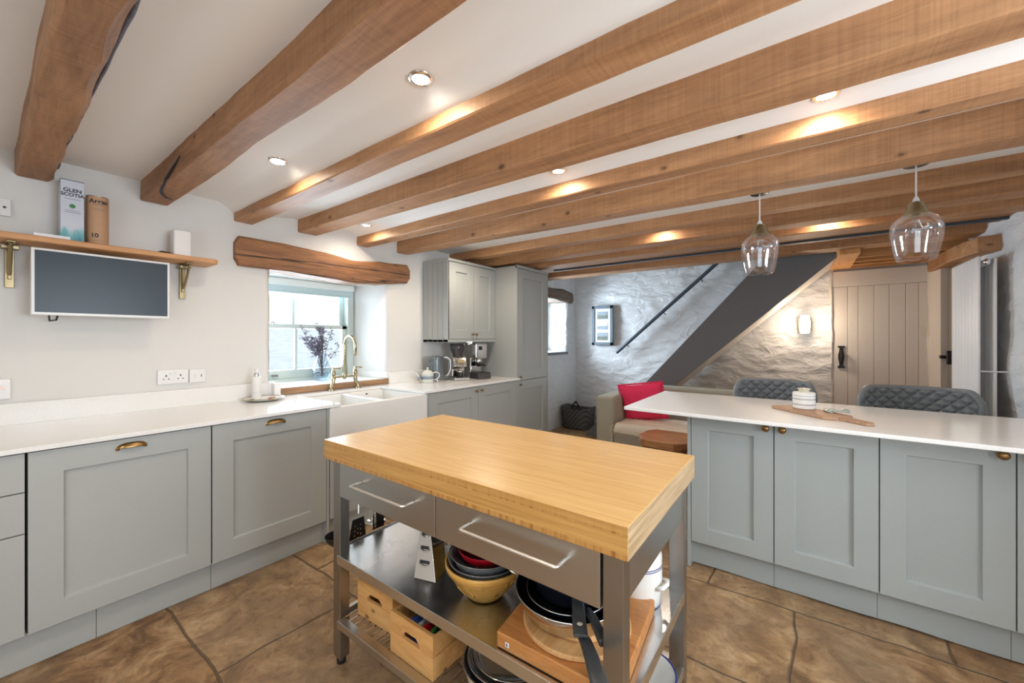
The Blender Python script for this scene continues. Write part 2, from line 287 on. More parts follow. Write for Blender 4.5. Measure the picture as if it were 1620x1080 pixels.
# ------------------------------------------------------------------ mesh helpers
class MB:
    def __init__(s): s.bm = bmesh.new()
    def _v(s, co): return s.bm.verts.new(co)
    def poly(s, vs, faces):
        v = [s._v(c) for c in vs]
        for f in faces:
            try: s.bm.faces.new([v[i] for i in f])
            except ValueError: pass
        return s
    def box(s, x0, x1, y0, y1, z0, z1):
        x0, x1 = sorted((x0, x1)); y0, y1 = sorted((y0, y1)); z0, z1 = sorted((z0, z1))
        return s.poly([(x, y, z) for x in (x0, x1) for y in (y0, y1) for z in (z0, z1)],
                      [(0, 1, 3, 2), (4, 6, 7, 5), (0, 4, 5, 1), (2, 3, 7, 6), (0, 2, 6, 4), (1, 5, 7, 3)])
    def obox(s, c, half, rot):                  # box with its own rotation matrix
        m = rot.to_matrix() if hasattr(rot, 'to_matrix') else rot
        return s.poly([tuple(Vector(c) + m @ Vector((a*half[0], b*half[1], d*half[2]))) for a in (-1, 1) for b in (-1, 1) for d in (-1, 1)],
                      [(0, 1, 3, 2), (4, 6, 7, 5), (0, 4, 5, 1), (2, 3, 7, 6), (0, 2, 6, 4), (1, 5, 7, 3)])
    def prism(s, pts, axis, a, b):              # outline pts (2D) extruded along an axis
        f = {'X': lambda p, t: (t, p[0], p[1]), 'Y': lambda p, t: (p[0], t, p[1]), 'Z': lambda p, t: (p[0], p[1], t)}[axis]
        n = len(pts); return s.poly([f(p, a) for p in pts] + [f(p, b) for p in pts],
            [tuple(range(n))[::-1], tuple(range(n, 2*n))] + [(i, (i+1) % n, n+(i+1) % n, n+i) for i in range(n)])
    def lathe(s, prof, c=(0, 0, 0), n=32, axis='Z', cap=False):
        rings = []
        for r, h in prof:
            ring = []
            for i in range(n):
                a = 2*math.pi*i/n; p = (r*math.cos(a), r*math.sin(a), h)
                p = {'Z': p, 'Y': (p[0], p[2], p[1]), 'X': (p[2], p[0], p[1])}[axis]
                ring.append(s._v((c[0]+p[0], c[1]+p[1], c[2]+p[2])))
            rings.append(ring)
        for A, B in zip(rings, rings[1:]):
            for i in range(n): s.bm.faces.new((A[i], A[(i+1) % n], B[(i+1) % n], B[i]))
        if cap:
            s.bm.faces.new(rings[0][::-1]); s.bm.faces.new(rings[-1])
        return s
    def tube(s, pts, r, n=10, caps=True):
        pts = [Vector(p) for p in pts]; rr = r if isinstance(r, (list, tuple)) else [r]*len(pts); rings = []; up = None
        for i, p in enumerate(pts):
            d = (pts[min(i+1, len(pts)-1)] - pts[max(i-1, 0)]).normalized()
            if up is None: up = Vector((0, 0, 1)) if abs(d.z) < .9 else Vector((1, 0, 0))
            a = d.cross(up).normalized(); b = a.cross(d).normalized(); up = b
            rings.append([s._v(p + rr[i]*(a*math.cos(2*math.pi*k/n) + b*math.sin(2*math.pi*k/n))) for k in range(n)])
        for A, B in zip(rings, rings[1:]):
            for k in range(n): s.bm.faces.new((A[k], A[(k+1) % n], B[(k+1) % n], B[k]))
        if caps: s.bm.faces.new(rings[0][::-1]); s.bm.faces.new(rings[-1])
        return s
    def grid(s, f, us, vs):
        V = [[s._v(f(u, v)) for v in vs] for u in us]
        for i in range(len(us)-1):
            for j in range(len(vs)-1): s.bm.faces.new((V[i][j], V[i+1][j], V[i+1][j+1], V[i][j+1]))
        return s
    def build(s, name, mat, parent=None, bev=0., smooth=False, local=False, sub=0, solid=0., seg=2, weld=False):
        if weld: bmesh.ops.remove_doubles(s.bm, verts=s.bm.verts, dist=.0004)
        bmesh.ops.recalc_face_normals(s.bm, faces=s.bm.faces)
        off = Vector((0, 0, 0))
        if parent is not None and not local: off = OFF.get(parent.name, Vector((0, 0, 0)))
        if off.length: bmesh.ops.translate(s.bm, verts=s.bm.verts, vec=-off)
        me = bpy.data.meshes.new(name); s.bm.to_mesh(me); s.bm.free()
        for m_ in (mat if isinstance(mat, list) else [mat]): me.materials.append(m_)
        if smooth: me.polygons.foreach_set('use_smooth', [True]*len(me.polygons))
        o = bpy.data.objects.new(name, me); col.objects.link(o)
        if parent is not None: o.parent = parent; OFF[o.name] = off
        if solid: q = o.modifiers.new('thickness', 'SOLIDIFY'); q.thickness = solid; q.offset = 0
        if bev: q = o.modifiers.new('bevel', 'BEVEL'); q.width = bev; q.segments = seg; q.limit_method = 'ANGLE'; q.angle_limit = R(40)
        if sub: q = o.modifiers.new('subdivide', 'SUBSURF'); q.levels = sub; q.render_levels = sub
        if bev or smooth:
            try: q = o.modifiers.new('normals', 'WEIGHTED_NORMAL'); q.keep_sharp = True
            except Exception: pass
            if bev: me.polygons.foreach_set('use_smooth', [True]*len(me.polygons))
        return o
OFF = {}
def tag(o, label=None, cat=None, group=None, kind=None):
    if label: o['label'] = label
    if cat: o['category'] = cat
    if group: o['group'] = group
    if kind: o['kind'] = kind
    return o
def thing(name, label, cat, loc=(0, 0, 0), rz=0, group=None):
    o = bpy.data.objects.new(name, None); o.empty_display_size = .05; col.objects.link(o); o.location = loc; o.rotation_euler = (0, 0, rz)
    OFF[o.name] = Vector(loc) if rz == 0 else Vector((0, 0, 0)); return tag(o, label, cat, group)
def copy_tree(o, parent=None):
    c = o.copy(); col.objects.link(c)
    if parent is not None: c.parent = parent
    for ch in list(o.children): copy_tree(ch, c)
    return c
def structure(o): o['kind'] = 'structure'; return o
def text_mesh(name, body, size, mat, parent, mtx, bend=None, ext=.0004, local=False):
    cu = bpy.data.curves.new(name, 'FONT'); cu.body = body; cu.size = size; cu.align_x = 'CENTER'; cu.extrude = ext; cu.offset = size*.022
    tmp = bpy.data.objects.new(name+'_tmp', cu); col.objects.link(tmp)
    me = bpy.data.meshes.new_from_object(tmp.evaluated_get(bpy.context.evaluated_depsgraph_get()))
    bpy.data.objects.remove(tmp); bpy.data.curves.remove(cu)
    me.name = name; me.materials.clear(); me.materials.append(mat)
    for v in me.vertices:
        if bend:                               # wrap round a vertical cylinder facing -Y
            a = v.co.x/bend; r = bend + v.co.z + .0006; v.co = (r*math.sin(a), -r*math.cos(a), v.co.y)
            v.co = mtx @ v.co
        else: v.co = mtx @ v.co
    off = OFF.get(parent.name, Vector((0, 0, 0))) if not local else Vector((0, 0, 0))
    for v in me.vertices: v.co = v.co - off
    o = bpy.data.objects.new(name, me); col.objects.link(o); o.parent = parent; OFF[o.name] = off; return o
def fn(x, y, z, s=1.): return noise.noise(Vector((x*s, y*s, z*s)))
def lin(a, b, n): return [a + (b-a)*i/(n-1) for i in range(n)]
def axis_list(a, b, step, extra=()):
    v = set(round(x, 4) for x in lin(a, b, max(2, int(abs(b-a)/step)+1))) | set(extra)
    v = sorted(v); out = [v[0]]
    for x in v[1:]:
        if x - out[-1] < step*.3 and x not in extra and x != v[-1]: continue
        if x - out[-1] < step*.3 and (out[-1] not in extra) and len(out) > 1: out[-1] = x; continue
        out.append(x)
    return out

# ------------------------------------------------------------------ room shell
XL, XR = -2.1, 5.72        # left and far walls
YW, YWS, YR = 3.17, 2.95, -1.14
CZ = 2.262
fl = MB().grid(lambda x, y: (x, y, .0035*fn(x, y, 0, 2.3) - .002), lin(XL, XR+.2, 80), lin(-2.3, 3.3, 56)).build('floor', M['floor'], smooth=True); structure(fl)
def cz(x):                                      # the old plaster dips a little where it meets some of the beams
    P_ = [(-9, 2.262), (.6, 2.262), (.985, 2.252), (1.06, 2.192), (1.2, 2.212), (1.45, 2.255), (1.66, 2.258), (1.95, 2.250), (2.0, 2.222), (2.12, 2.230), (2.42, 2.268), (9, 2.268)]
    for (a, u), (b, v) in zip(P_, P_[1:]):
        if x <= b: t = (x-a)/(b-a); return u+(v-u)*t
    return CZ
cl = MB().grid(lambda x, y: (x, y, cz(x) + .004*fn(x, y, 3, 1.2)), lin(XL, 4.62, 200), lin(-2.3, 3.2, 50)).build('ceiling', M['ceiling'], smooth=True); structure(cl)

# kitchen part of the window wall, with its splayed opening
def wall_y(name, x0, x1, yw, op, back, mat, z1=2.4, step=.04, amp=.008):
    ox0, ox1, oz0, oz1 = op; bx0, bx1, bz0, bz1, yb = back
    xs = axis_list(x0, x1, step, (ox0, ox1)); zs = axis_list(-.04, z1, step, (oz0, oz1))
    mb = MB(); bm = mb.bm; V = {}
    def P(x, z): return (x + .006*fn(x, 5, z, 9), yw + amp*fn(x, 0, z, 3.1) + amp*.4*fn(x, 9, z, 11), z)
    def vert(i, j):
        if (i, j) not in V: V[(i, j)] = bm.verts.new(P(xs[i], zs[j]))
        return V[(i, j)]
    for i in range(len(xs)-1):
        for j in range(len(zs)-1):
            if xs[i] >= ox0-1e-6 and xs[i+1] <= ox1+1e-6 and zs[j] >= oz0-1e-6 and zs[j+1] <= oz1+1e-6: continue
            bm.faces.new((vert(i, j), vert(i+1, j), vert(i+1, j+1), vert(i, j+1)))
    def rev(A, B, C, D, n1, n2):                # reveal patch A,B front edge ; C,D back edge (A-C, B-D)
        A, B, C, D = map(Vector, (A, B, C, D)); nrm = (B-A).cross(C-A).normalized()
        def f(u, v):
            p = (A*(1-u)+B*u)*(1-v) + (C*(1-u)+D*u)*v
            if v < .02: return P(p.x, p.z) if True else p
            k = min(1, 6*min(u, 1-u)+.0)
            return p + nrm*(.010*fn(p.x, p.y, p.z, 6))*k
        mb.grid(f, lin(0, 1, n1), lin(0, 1, n2))
    iz = [z for z in zs if oz0-1e-6 <= z <= oz1+1e-6]; ix = [x for x in xs if ox0-1e-6 <= x <= ox1+1e-6]
    for fx, b_ in ((ox0, bx0), (ox1, bx1)):
        def f(u, v, fx=fx, b_=b_):
            if v == 0: return P(fx, u)
            t = (u-oz0)/(oz1-oz0); z = u*(1-v) + (bz0+(bz1-bz0)*t)*v
            x = fx*(1-v)+b_*v; y = yw*(1-v)+yb*v
            return (x + .012*fn(x, y, z, 7)*math.sin(min(1, v*3)*1.57), y, z)
        mb.grid(f, iz, lin(0, 1, 12))
    for fz, b_ in ((oz0, bz0), (oz1, bz1)):
        def f(u, v, fz=fz, b_=b_):
            if v == 0: return P(u, fz)
            t = (u-ox0)/(ox1-ox0); x = u*(1-v) + (bx0+(bx1-bx0)*t)*v
            return (x, yw*(1-v)+yb*v, fz*(1-v)+b_*v)
        mb.grid(f, ix, lin(0, 1, 4))
    return structure(mb.build(name, mat, smooth=True, weld=True))
wall_y('wall_window', XL, 4.14, YW, (1.285, 2.315, .93, 1.875), (1.13, 2.17, .955, 1.835, 3.60), M['plaster'])
wall_y('wall_sitting_room', 4.14, XR+.16, YWS, (4.55, 5.45, 1.12, 1.93), (4.62, 5.36, 1.14, 1.92, 3.30), M['stone_white'], z1=2.9, amp=.012)
# far wall of whitewashed rubble: layered, lumpy
def stone_h(a, z, seed=0):
    n1 = noise.ridged_multi_fractal(Vector((a*1.3+seed, z*4.2, seed)), .9, 2.0, 4, 1.0, 2.0)
    return .024*fn(a, seed, z, 2.2) + .014*n1 + .009*fn(a*1.2, seed+3, z*3.2, 6) + .003*fn(a, seed+6, z*2, 22)
def far(y, z): return (XR + .03 - stone_h(y, z), y, z)
structure(MB().grid(far, lin(-.262, 3.0, 200), lin(-.04, 2.95, 150)).build('wall_far', M['stone_white'], smooth=True))
structure(MB().grid(lambda y, z: (XR+.07+.002*fn(y, z, 0, 5), y, z), lin(-1.3, -.2, 20), [0, .02, 2.06, 2.12, 2.95]).build('wall_far_door_end', M['cream_paint'], smooth=True))
# ragged end of the rubble wall beside the plank door
structure(MB().grid(lambda t, z: (XR + .10 - (.11*math.sin(t*1.57)), -.262 - .035*math.cos(t*1.57)*1 - .012*fn(1, t*.5, z, 7) , z), lin(0, 1, 6), lin(0, 2.1, 60)).build('wall_far_return', M['stone_white'], smooth=True))
# right wall (rubble) with the doorway under its lintel
def right(x, z): return (x, YR - .012 + stone_h(x, z, 4)*.9, z)
structure(MB().grid(right, lin(1.95, 5.02, 150), lin(-.04, 2.9, 110)).build('wall_right', M['stone_white'], smooth=True))
structure(MB().grid(lambda x, z: (x, -1.02 - .06*max(0, (5.62-x)/.3) + .012*fn(x, 2, z, 5), z), lin(5.42, 5.76, 14), lin(0, 2.9, 60)).build('wall_right_pier', M['cream_paint'], smooth=True))
structure(MB().box(5.41, 5.43, -1.30, -1.05, 0, 2.9).build('wall_right_jamb', M['cream_paint']))
structure(MB().box(4.95, 5.4, -1.30, -1.28, 0, 2.9).build('wall_right_recess', M['cream_paint']))
structure(MB().box(4.98, 5.02, -1.3, YR+.01, 0, 2.9).build('wall_right_jamb', M['cream_paint']))
# the part of the room behind the camera, with its glazed door and window
structure(MB().box(1.9, 2.0, -2.3, YR, 0, 2.4).build('wall_right_return', M['plaster']))
structure(MB().box(XL, 1.95, -2.32, -2.26, 0, .85).box(XL, 1.95, -2.32, -2.26, 2.05, 2.4).box(XL, .15, -2.32, -2.26, .85, 2.05).box(1.55, 1.95, -2.32, -2.26, .85, 2.05).build('wall_back', M['plaster']))
structure(MB().box(XL-.1, XL-.04, -2.3, -1.25, 0, 2.4).box(XL-.1, XL-.04, .75, 3.3, 0, 2.4).box(XL-.1, XL-.04, -1.25, .75, 2.3, 2.4).build('wall_left', M['plaster']))
d3 = structure(MB().box(XL-.09, XL-.05, -1.25, -1.17, 0, 2.3).box(XL-.09, XL-.05, .67, .75, 0, 2.3).box(XL-.09, XL-.05, -.29, -.21, 0, 2.3).box(XL-.09, XL-.05, -1.25, .75, 2.22, 2.3).box(XL-.09, XL-.05, -1.25, .75, 0, .15).build('door_3', M['white_paint'], bev=.004))
MB().box(XL-.075, XL-.07, -1.2, .7, .1, 2.25).build('pane', M['glass'], d3)
w3 = structure(MB().box(.15, .21, -2.31, -2.27, .85, 2.05).box(1.49, 1.55, -2.31, -2.27, .85, 2.05).box(.82, .88, -2.31, -2.27, .85, 2.05).box(.15, 1.55, -2.31, -2.27, .85, .92).box(.15, 1.55, -2.31, -2.27, 1.98, 2.05).build('window_3', M['white_paint'], bev=.004))
MB().box(.2, 1.5, -2.292, -2.288, .9, 2.0).build('pane', M['glass'], w3)
# upper ceiling over the stairs and the hall
structure(MB().grid(lambda x, y: (x, y, 2.62), [4.60, 5.2, 5.8], [-1.35, 1, 3.0]).build('ceiling_stairwell', M['plaster']))
structure(MB().box(4.60, 4.62, -1.3, 3.2, 2.25, 2.62).build('wall_stairwell_header', M['plaster']))

# ------------------------------------------------------------------ ceiling beams
def beam(label, x0, x1, zb_, rough=0., zn=None, y0=-1.16, y1=3.19, mat='beam', zt=2.29, waney=False):
    mb = MB(); n = 90 if rough > .003 else 50; ys = lin(y0, y1, n); rings = []; sd = random.random()*50
    for y in ys:
        zb = zb_ if zn is None else zb_+(zn-zb_)*min(1.15, max(-.05, (3.1-y)/2.8))
        a = rough*fn(sd, y, 0, 1.7)*2 + .0025*fn(sd, y, 4, 9); b = rough*fn(sd+9, y, 0, 1.9)*2 + .0025*fn(sd+4, y, 4, 9); c = rough*fn(sd+20, y, 0, 1.5)*1.0
        if waney: b += .016*abs(fn(sd, y, 7, 4))
        ch = .006 + (.014 if waney else .0)*abs(fn(sd+3, y, 1, 3))
        rings.append([mb._v(p) for p in ((x0+a*.6, y, zt), (x0+a, y, zb+ch+c), (x0+a+ch, y, zb+c), (x1+b-ch*(2 if waney else 1), y, zb+c), (x1+b, y, zb+ch*(2 if waney else 1)+c), (x1+b*.6+(.01 if waney else 0), y, zt))])
    for A, B in zip(rings, rings[1:]):
        for k in range(6): mb.bm.faces.new((A[k], A[(k+1) % 6], B[(k+1) % 6], B[k]))
    mb.bm.faces.new(rings[0]); mb.bm.faces.new(rings[-1][::-1])
    o = mb.build('ceiling_beam', M[mat]); return tag(o, label, 'ceiling beam', 'oak beams across the ceiling')
beam('broad waney-edged beam above the whisky carton, leftmost of all', .115, .236, 2.142, .006, mat='beam_rough', waney=True, y1=3.16)
beam('hewn beam with a dark curved crack at its wall end, second from left', .585, .707, 2.142, .007, mat='beam_rough', y1=3.15)
beam('shallow beam meeting the wall above the left tip of the kitchen window lintel', 1.062, 1.180, 2.140, .005)
beam('knotty beam meeting the wall above the middle of the kitchen window, fourth from left', 1.493, 1.640, 2.157, .003, zn=2.125)
beam('beam meeting the wall above the tap side of the kitchen window, fifth from left', 2.000, 2.108, 2.150, .003, zn=2.145)
beam('deep beam ending just left of the pale wall cupboard, sixth from left', 2.420, 2.553, 2.157, .003, zn=2.125)
beam('first beam beyond the two glass pendants, running over the wall cupboard', 3.14, 3.26, 2.184, .003)
beam('beam running to the wall just left of the tall larder cupboard', 3.46, 3.62, 2.150, .003)
beam('beam running over the tall larder cupboard, just before the dark track', 3.82, 4.00, 2.145, .003)
beam('beam right behind the dark track, at the edge of the stairwell', 4.58, 4.80, 2.142, .004)
# the curved split at the wall end of the second beam, and the bark on the first
b1 = [o for o in bpy.data.objects if o.name.startswith('ceiling_beam')][0]; b2 = bpy.data.objects['ceiling_beam.001']
MB().tube([(.581, 2.40, 2.205), (.580, 2.52, 2.175), (.581, 2.64, 2.150), (.588, 2.70, 2.139), (.596, 2.78, 2.137), (.612, 2.87, 2.136), (.640, 2.93, 2.136), (.68, 2.955, 2.136)], [.002, .005, .006, .006, .007, .006, .005, .002], 8).build('curved_crack', M['ink'], b2)
ys_ = lin(.80, 2.95, 90); MB().tube([(.238+.006*fn(4, q, 0, 6), q, 2.166+.008*fn(9, q, 0, 5)) for q in ys_], [.0015+.0085*max(0, fn(3, q, 2, 3.1)+.25) for q in ys_], 7).build('bark_edge', M['bark'], b1, smooth=True)
# track
tr = MB().box(4.20, 4.235, YR-.02, 2.46, 2.15, 2.168).build('ceiling_track', M['handrail'], bev=.002)
tag(tr, 'thin dark metal track running beneath the ceiling beams before the stairs', 'track')
fb = MB().box(4.02, 4.36, YR-.02, 3.0, 2.168, 2.28).build('ceiling_beam', M['beam_rough'], bev=.004); tag(fb, 'wide dark-stained beam carrying the thin metal track', 'ceiling beam', 'oak beams across the ceiling')

# ------------------------------------------------------------------ downlights
def downlight(x, y, label, e=9.5, spot=True):
    CZ = cz(x)-.001
    t = thing('downlight', label, 'ceiling light', (x, y, CZ), 0, 'recessed ceiling downlights')
    MB().lathe([(.030, -.0005), (.033, -.005), (.043, -.004), (.045, .002)], (x, y, CZ), 28).build('bezel', M['chrome'], t, smooth=True)
    MB().lathe([(.0005, -.004), (.015, -.004), (.031, -.002)], (x, y, CZ), 24).build('lens', M['lamp_on'], t, smooth=True)
    l = light('downlight_lamp', 'SPOT', (x, y, CZ-.012), e, WARM, (0, 0, 0), spot=R(174), blend=.75, soft=.03); l.parent = t; l.location = (0, 0, -.02)
downlight(.940, 1.095, 'downlight in the wide ceiling gap, the one nearest the camera')
downlight(.934, 2.20, 'downlight in the wide ceiling gap, closest to the screen and shelf')
downlight(1.885, 2.86, 'small downlight against the beam above the kitchen window')
downlight(1.903, 1.083, 'downlight between the fourth and fifth beams, in the middle of the room')
downlight(1.912, -.071, 'downlight between the fourth and fifth beams, towards the right wall')
downlight(3.37, .95, 'hidden downlight between the beams beyond the pendants, near the stairs')
downlight(3.73, -.15, 'hidden downlight between the beams, nearest the hall door', 12)
downlight(2.78, 2.35, 'hidden downlight between the beams above the wall cupboard', 26)
for x, y in ((-.6, 1.2), (-.6, -.6)): downlight(x, y, 'downlight behind the camera, %s' % ('on the window side' if y > 0 else 'on the right side'), 26)

# ------------------------------------------------------------------ kitchen window
def sash_window(name, x0, x1, yb, z0, z1, zm):
    st = structure(MB().box(x0, x0+.05, yb-.02, yb+.10, z0, z1).box(x1-.06, x1, yb-.02, yb+.10, z0, z1).box(x0, x1, yb-.02, yb+.10, z1-.03, z1).box(x0, x1, yb-.03, yb+.10, z0, z0+.03).build(name, M['window_paint'], bev=.003))
    xc = (x0+x1)/2
    # lower sash, in front ; upper sash behind
    for nm, ya, za, zb, bot, top in (('lower_sash', yb, z0+.03, zm+.01, .075, .035), ('upper_sash', yb+.05, zm-.02, z1-.03, .035, .04)):
        a, b = x0+.05, x1-.06
        s = MB().box(a, a+.045, ya, ya+.04, za, zb).box(b-.045, b, ya, ya+.04, za, zb).box(a, b, ya, ya+.04, za, za+bot).box(a, b, ya, ya+.04, zb-top, zb).build(nm, M['window_paint'], st, bev=.003)
        MB().box(xc-.011, xc+.011, ya+.004, ya+.036, za+bot, zb-top).build('glazing_bar', M['window_paint'], s, bev=.004)
        MB().box(a+.04, b-.04, ya+.018, ya+.021, za+bot-.01, zb-top+.01).build('pane', M['glass'], s)
        if nm == 'lower_sash':
            for xx in (x0+.345, x1-.345):
                MB().box(xx-.028, xx+.028, ya-.012, ya, za+.035, za+.042).box(xx-.028, xx+.028, ya-.018, ya-.012, za+.020, za+.042).build('sash_lift', M['chrome'], s, bev=.002)
                MB().lathe([(.016, 0), (.016, .008), (.006, .014), (.004, .02)], (xx, ya+.02, zb), 12, cap=True).box(xx-.02, xx+.025, ya+.012, ya+.03, zb+.010, zb+.018).build('sash_lock', M['chrome'], s, bev=.001)
    return st
sash_window('window_1', 1.12, 2.175, 3.53, .957, 1.845, 1.44)
sw = structure(MB().box(4.62, 5.36, 3.26, 3.32, 1.14, 1.20).box(4.62, 5.36, 3.26, 3.32, 1.86, 1.92).box(4.62, 4.68, 3.26, 3.32, 1.14, 1.92).box(5.30, 5.36, 3.26, 3.32, 1.14, 1.92).box(4.98, 5.0, 3.27, 3.3, 1.18, 1.88).build('window_2', M['white_paint'], bev=.004))
MB().box(4.66, 5.32, 3.288, 3.291, 1.18, 1.88).build('pane', M['glass'], sw)
tb = thing('roller_blind', 'rolled-up pale blue blind at the top of the kitchen window', 'blind', (1.65, 3.5, 1.8))
MB().box(1.145, 2.155, 3.455, 3.515, 1.772, 1.835).build('cassette', M['white_paint'], tb, bev=.012)
MB().box(1.15, 2.15, 3.485, 3.488, 1.72, 1.785).build('blind_fabric', M['blind'], tb)
MB().tube([(1.15, 3.486, 1.718), (2.15, 3.486, 1.718)], .006).build('bottom_bar', M['blind'], tb)
# whitewashed boards behind the lintel
structure(MB().box(1.2, 2.34, 3.30, 3.34, 1.838, 1.86).box(1.2, 2.34, 3.345, 3.39, 1.835, 1.86).box(1.2, 2.34, 3.395, 3.45, 1.832, 1.86).build('trim_1', M['plaster'], bev=.004))
# lintels
def curved_beam(name, xs, zb, zt, y0, y1, mat, label):
    mb = MB(); rings = []
    n = 60
    def itp(v, t):
        k = t*(len(v)-1); i = min(int(k), len(v)-2); f = k-i; f = f*f*(3-2*f); return v[i]*(1-f)+v[i+1]*f
    for i in range(n):
        t = i/(n-1); x = xs[0]+(xs[1]-xs[0])*t; b = itp(zb, t)+.004*fn(x, 1, 0, 8); u = itp(zt, t)+.004*fn(x, 5, 0, 7); c = .014; yy = y0+.006*fn(x, 0, 0, 5)
        e = min(1, min(t, 1-t)*40+.55); m_ = (b+u)/2; b = m_+(b-m_)*e; u = m_+(u-m_)*e
        rings.append([mb._v(p) for p in ((x, yy, b+c), (x, yy+c, b), (x, y1, b), (x, y1, u), (x, yy+c, u), (x, yy, u-c))])
    for A, B in zip(rings, rings[1:]):
        for k in range(6): mb.bm.faces.new((A[k], A[(k+1) % 6], B[(k+1) % 6], B[k]))
    mb.bm.faces.new(rings[0]); mb.bm.faces.new(rings[-1])
    return tag(mb.build(name, mat), label, 'lintel')
curved_beam('window_lintel', (1.055, 2.545), [1.832, 1.836, 1.826, 1.812, 1.838, 1.872], [2.04, 2.04, 2.03, 2.005, 2.035, 2.05], 3.125, 3.30, M['lintel'], 'curved old oak lintel above the kitchen window')
curved_beam('window_lintel', (4.35, 5.565), [1.90, 1.91, 1.905, 1.885, 1.875], [2.05, 2.06, 2.055, 2.07, 2.04], 2.90, 3.2, M['lintel_grey'], 'grey weathered lintel over the sitting room window, left of the framed photos')
def door_lintel():
    mb = MB(); n = 30; rings = []
    for i in range(n):
        t = i/(n-1); x = 5.62 + (4.30-5.62)*t; zb = 1.985 - .035*t + .02*math.sin(t*3.1) + .004*fn(x, 0, 0, 9); zt = zb+.12-.006*t
        y = -1.0 - .02*t
        rings.append([mb._v(p) for p in ((x, y, zb+.01), (x, y-.01, zb), (x, y-.25, zb), (x, y-.25, zt), (x, y-.01, zt), (x, y, zt-.01))])
    for A, B in zip(rings, rings[1:]):
        for k in range(6): mb.bm.faces.new((A[k], A[(k+1) % 6], B[(k+1) % 6], B[k]))
    mb.bm.faces.new(rings[0]); mb.bm.faces.new(rings[-1])
    tag(mb.build('door_lintel', M['beam']), 'honey-coloured oak lintel over the side doorway behind the radiator', 'lintel')
door_lintel()
# sill
sl = thing('window_sill', 'rough-edged wooden sill with a whitewashed top under the kitchen window', 'window sill', (1.8, 3.2, .905))
MB().prism([(1.335, .904), (2.318, .904), (2.318, .950), (1.8, .952), (1.335, .955)], 'Y', 3.152, 3.24).build('sill_board', M['sillwood'], sl, bev=.006)
MB().poly([(1.30, 3.17, .957), (2.31, 3.17, .953), (2.2, 3.56, .968), (1.12, 3.56, .968), (1.30, 3.17, .945), (2.31, 3.17, .945), (2.2, 3.56, .945), (1.12, 3.56, .945)], [(0, 1, 2, 3), (4, 7, 6, 5), (0, 4, 5, 1), (1, 5, 6, 2), (2, 6, 7, 3), (3, 7, 4, 0)]).build('sill_top', M['white_paint'], sl)
fs = MB().box(4.55, 5.44, 2.925, 3.02, 1.085, 1.125).build('window_sill', M['dark_grey'], bev=.004); tag(fs, 'dark slate sill of the sitting room window', 'window sill')

# outside: frosty hillside
h1 = MB().grid(lambda x, y: (x, y, -6 + (y-12)*.075 + 3.2*fn(x, y, 0, .035) + .8*fn(x, y, 4, .12)), lin(-60, 160, 70), lin(6, 150, 50)).build('hillside', M['hill'], smooth=True); structure(h1)
h2 = MB().grid(lambda x, y: (x, y, -2 + (y-150)*.045 + 7*fn(x, y, 9, .008)), lin(-300, 500, 50), lin(150, 520, 24)).build('far_hills', M['hill_far'], smooth=True); structure(h2)

# ------------------------------------------------------------------ cabinets
def door_local(mb_m, parent, name, a0, a1, z0, z1, face, axis, out=-1, rail=.095, thick=.02, mat=None, flat=False, label=None):
    """shaker door lying in the plane axis=face, facing the 'out' side; a0..a1 across"""
    mat = mat or M['cab']
    def P(p, q, d): return (p, face+out*d, q) if axis == 'Y' else (face+out*d, p, q)
    mb = MB()
    if flat or min(a1-a0, z1-z0) < 2.4*rail:
        mb.poly([P(p, q, d) for d in (0, -thick) for p, q in ((a0, z0), (a1, z0), (a1, z1), (a0, z1))], [(0, 1, 2, 3), (4, 7, 6, 5), (0, 4, 5, 1), (1, 5, 6, 2), (2, 6, 7, 3), (3, 7, 4, 0)])
    else:
        rec, ch = .015, .0035; r2 = rail+ch
        rings = [[(a0, z0), (a1, z0), (a1, z1), (a0, z1)], [(a0+rail, z0+rail), (a1-rail, z0+rail), (a1-rail, z1-rail), (a0+rail, z1-rail)], [(a0+r2, z0+r2), (a1-r2, z0+r2), (a1-r2, z1-r2), (a0+r2, z1-r2)]]
        vs = [P(p, q, -thick) for p, q in rings[0]] + [P(p, q, 0) for p, q in rings[0]] + [P(p, q, 0) for p, q in rings[1]] + [P(p, q, -rec) for p, q in rings[2]]
        fs = [(0, 3, 2, 1), (12, 13, 14, 15)]
        for k in range(3): fs += [(4*k+i, 4*k+(i+1) % 4, 4*k+4+(i+1) % 4, 4*k+4+i) for i in range(4)]
        mb.poly(vs, fs)
    return mb.build(name, mat, parent, bev=.0012)
def cup_handle(parent, x, y, z):
    n = 14; mb = MB()
    def f(u, v):                                # quarter-dome cup pull
        a = math.pi*u; e = (math.pi/2)*v
        return (x + .048*math.cos(a)*(.35+.65*math.cos(e*.0)), y - .024*math.sin(a)**.6*math.sin(e), z + .022*math.sin(a)**.6*math.cos(e) - .004)
    mb.grid(f, lin(.001, .999, 21), lin(0, 1, 8))
    mb.box(x-.052, x-.040, y-.003, y, z-.012, z+.004); mb.box(x+.040, x+.052, y-.003, y, z-.012, z+.004)
    return mb.build('cup_handle', M['brass'], parent, smooth=True, solid=.002)
def knob(parent, c, axis, mat='brass'):
    d = -1; prof = [(.0001, .0), (.006, 0), (.005, -.012), (.013, -.018), (.0145, -.024), (.009, -.029), (.0001, -.030)]
    return MB().lathe(prof, c, 18, axis).build('knob', M[mat], parent, smooth=True)
FY = 2.478
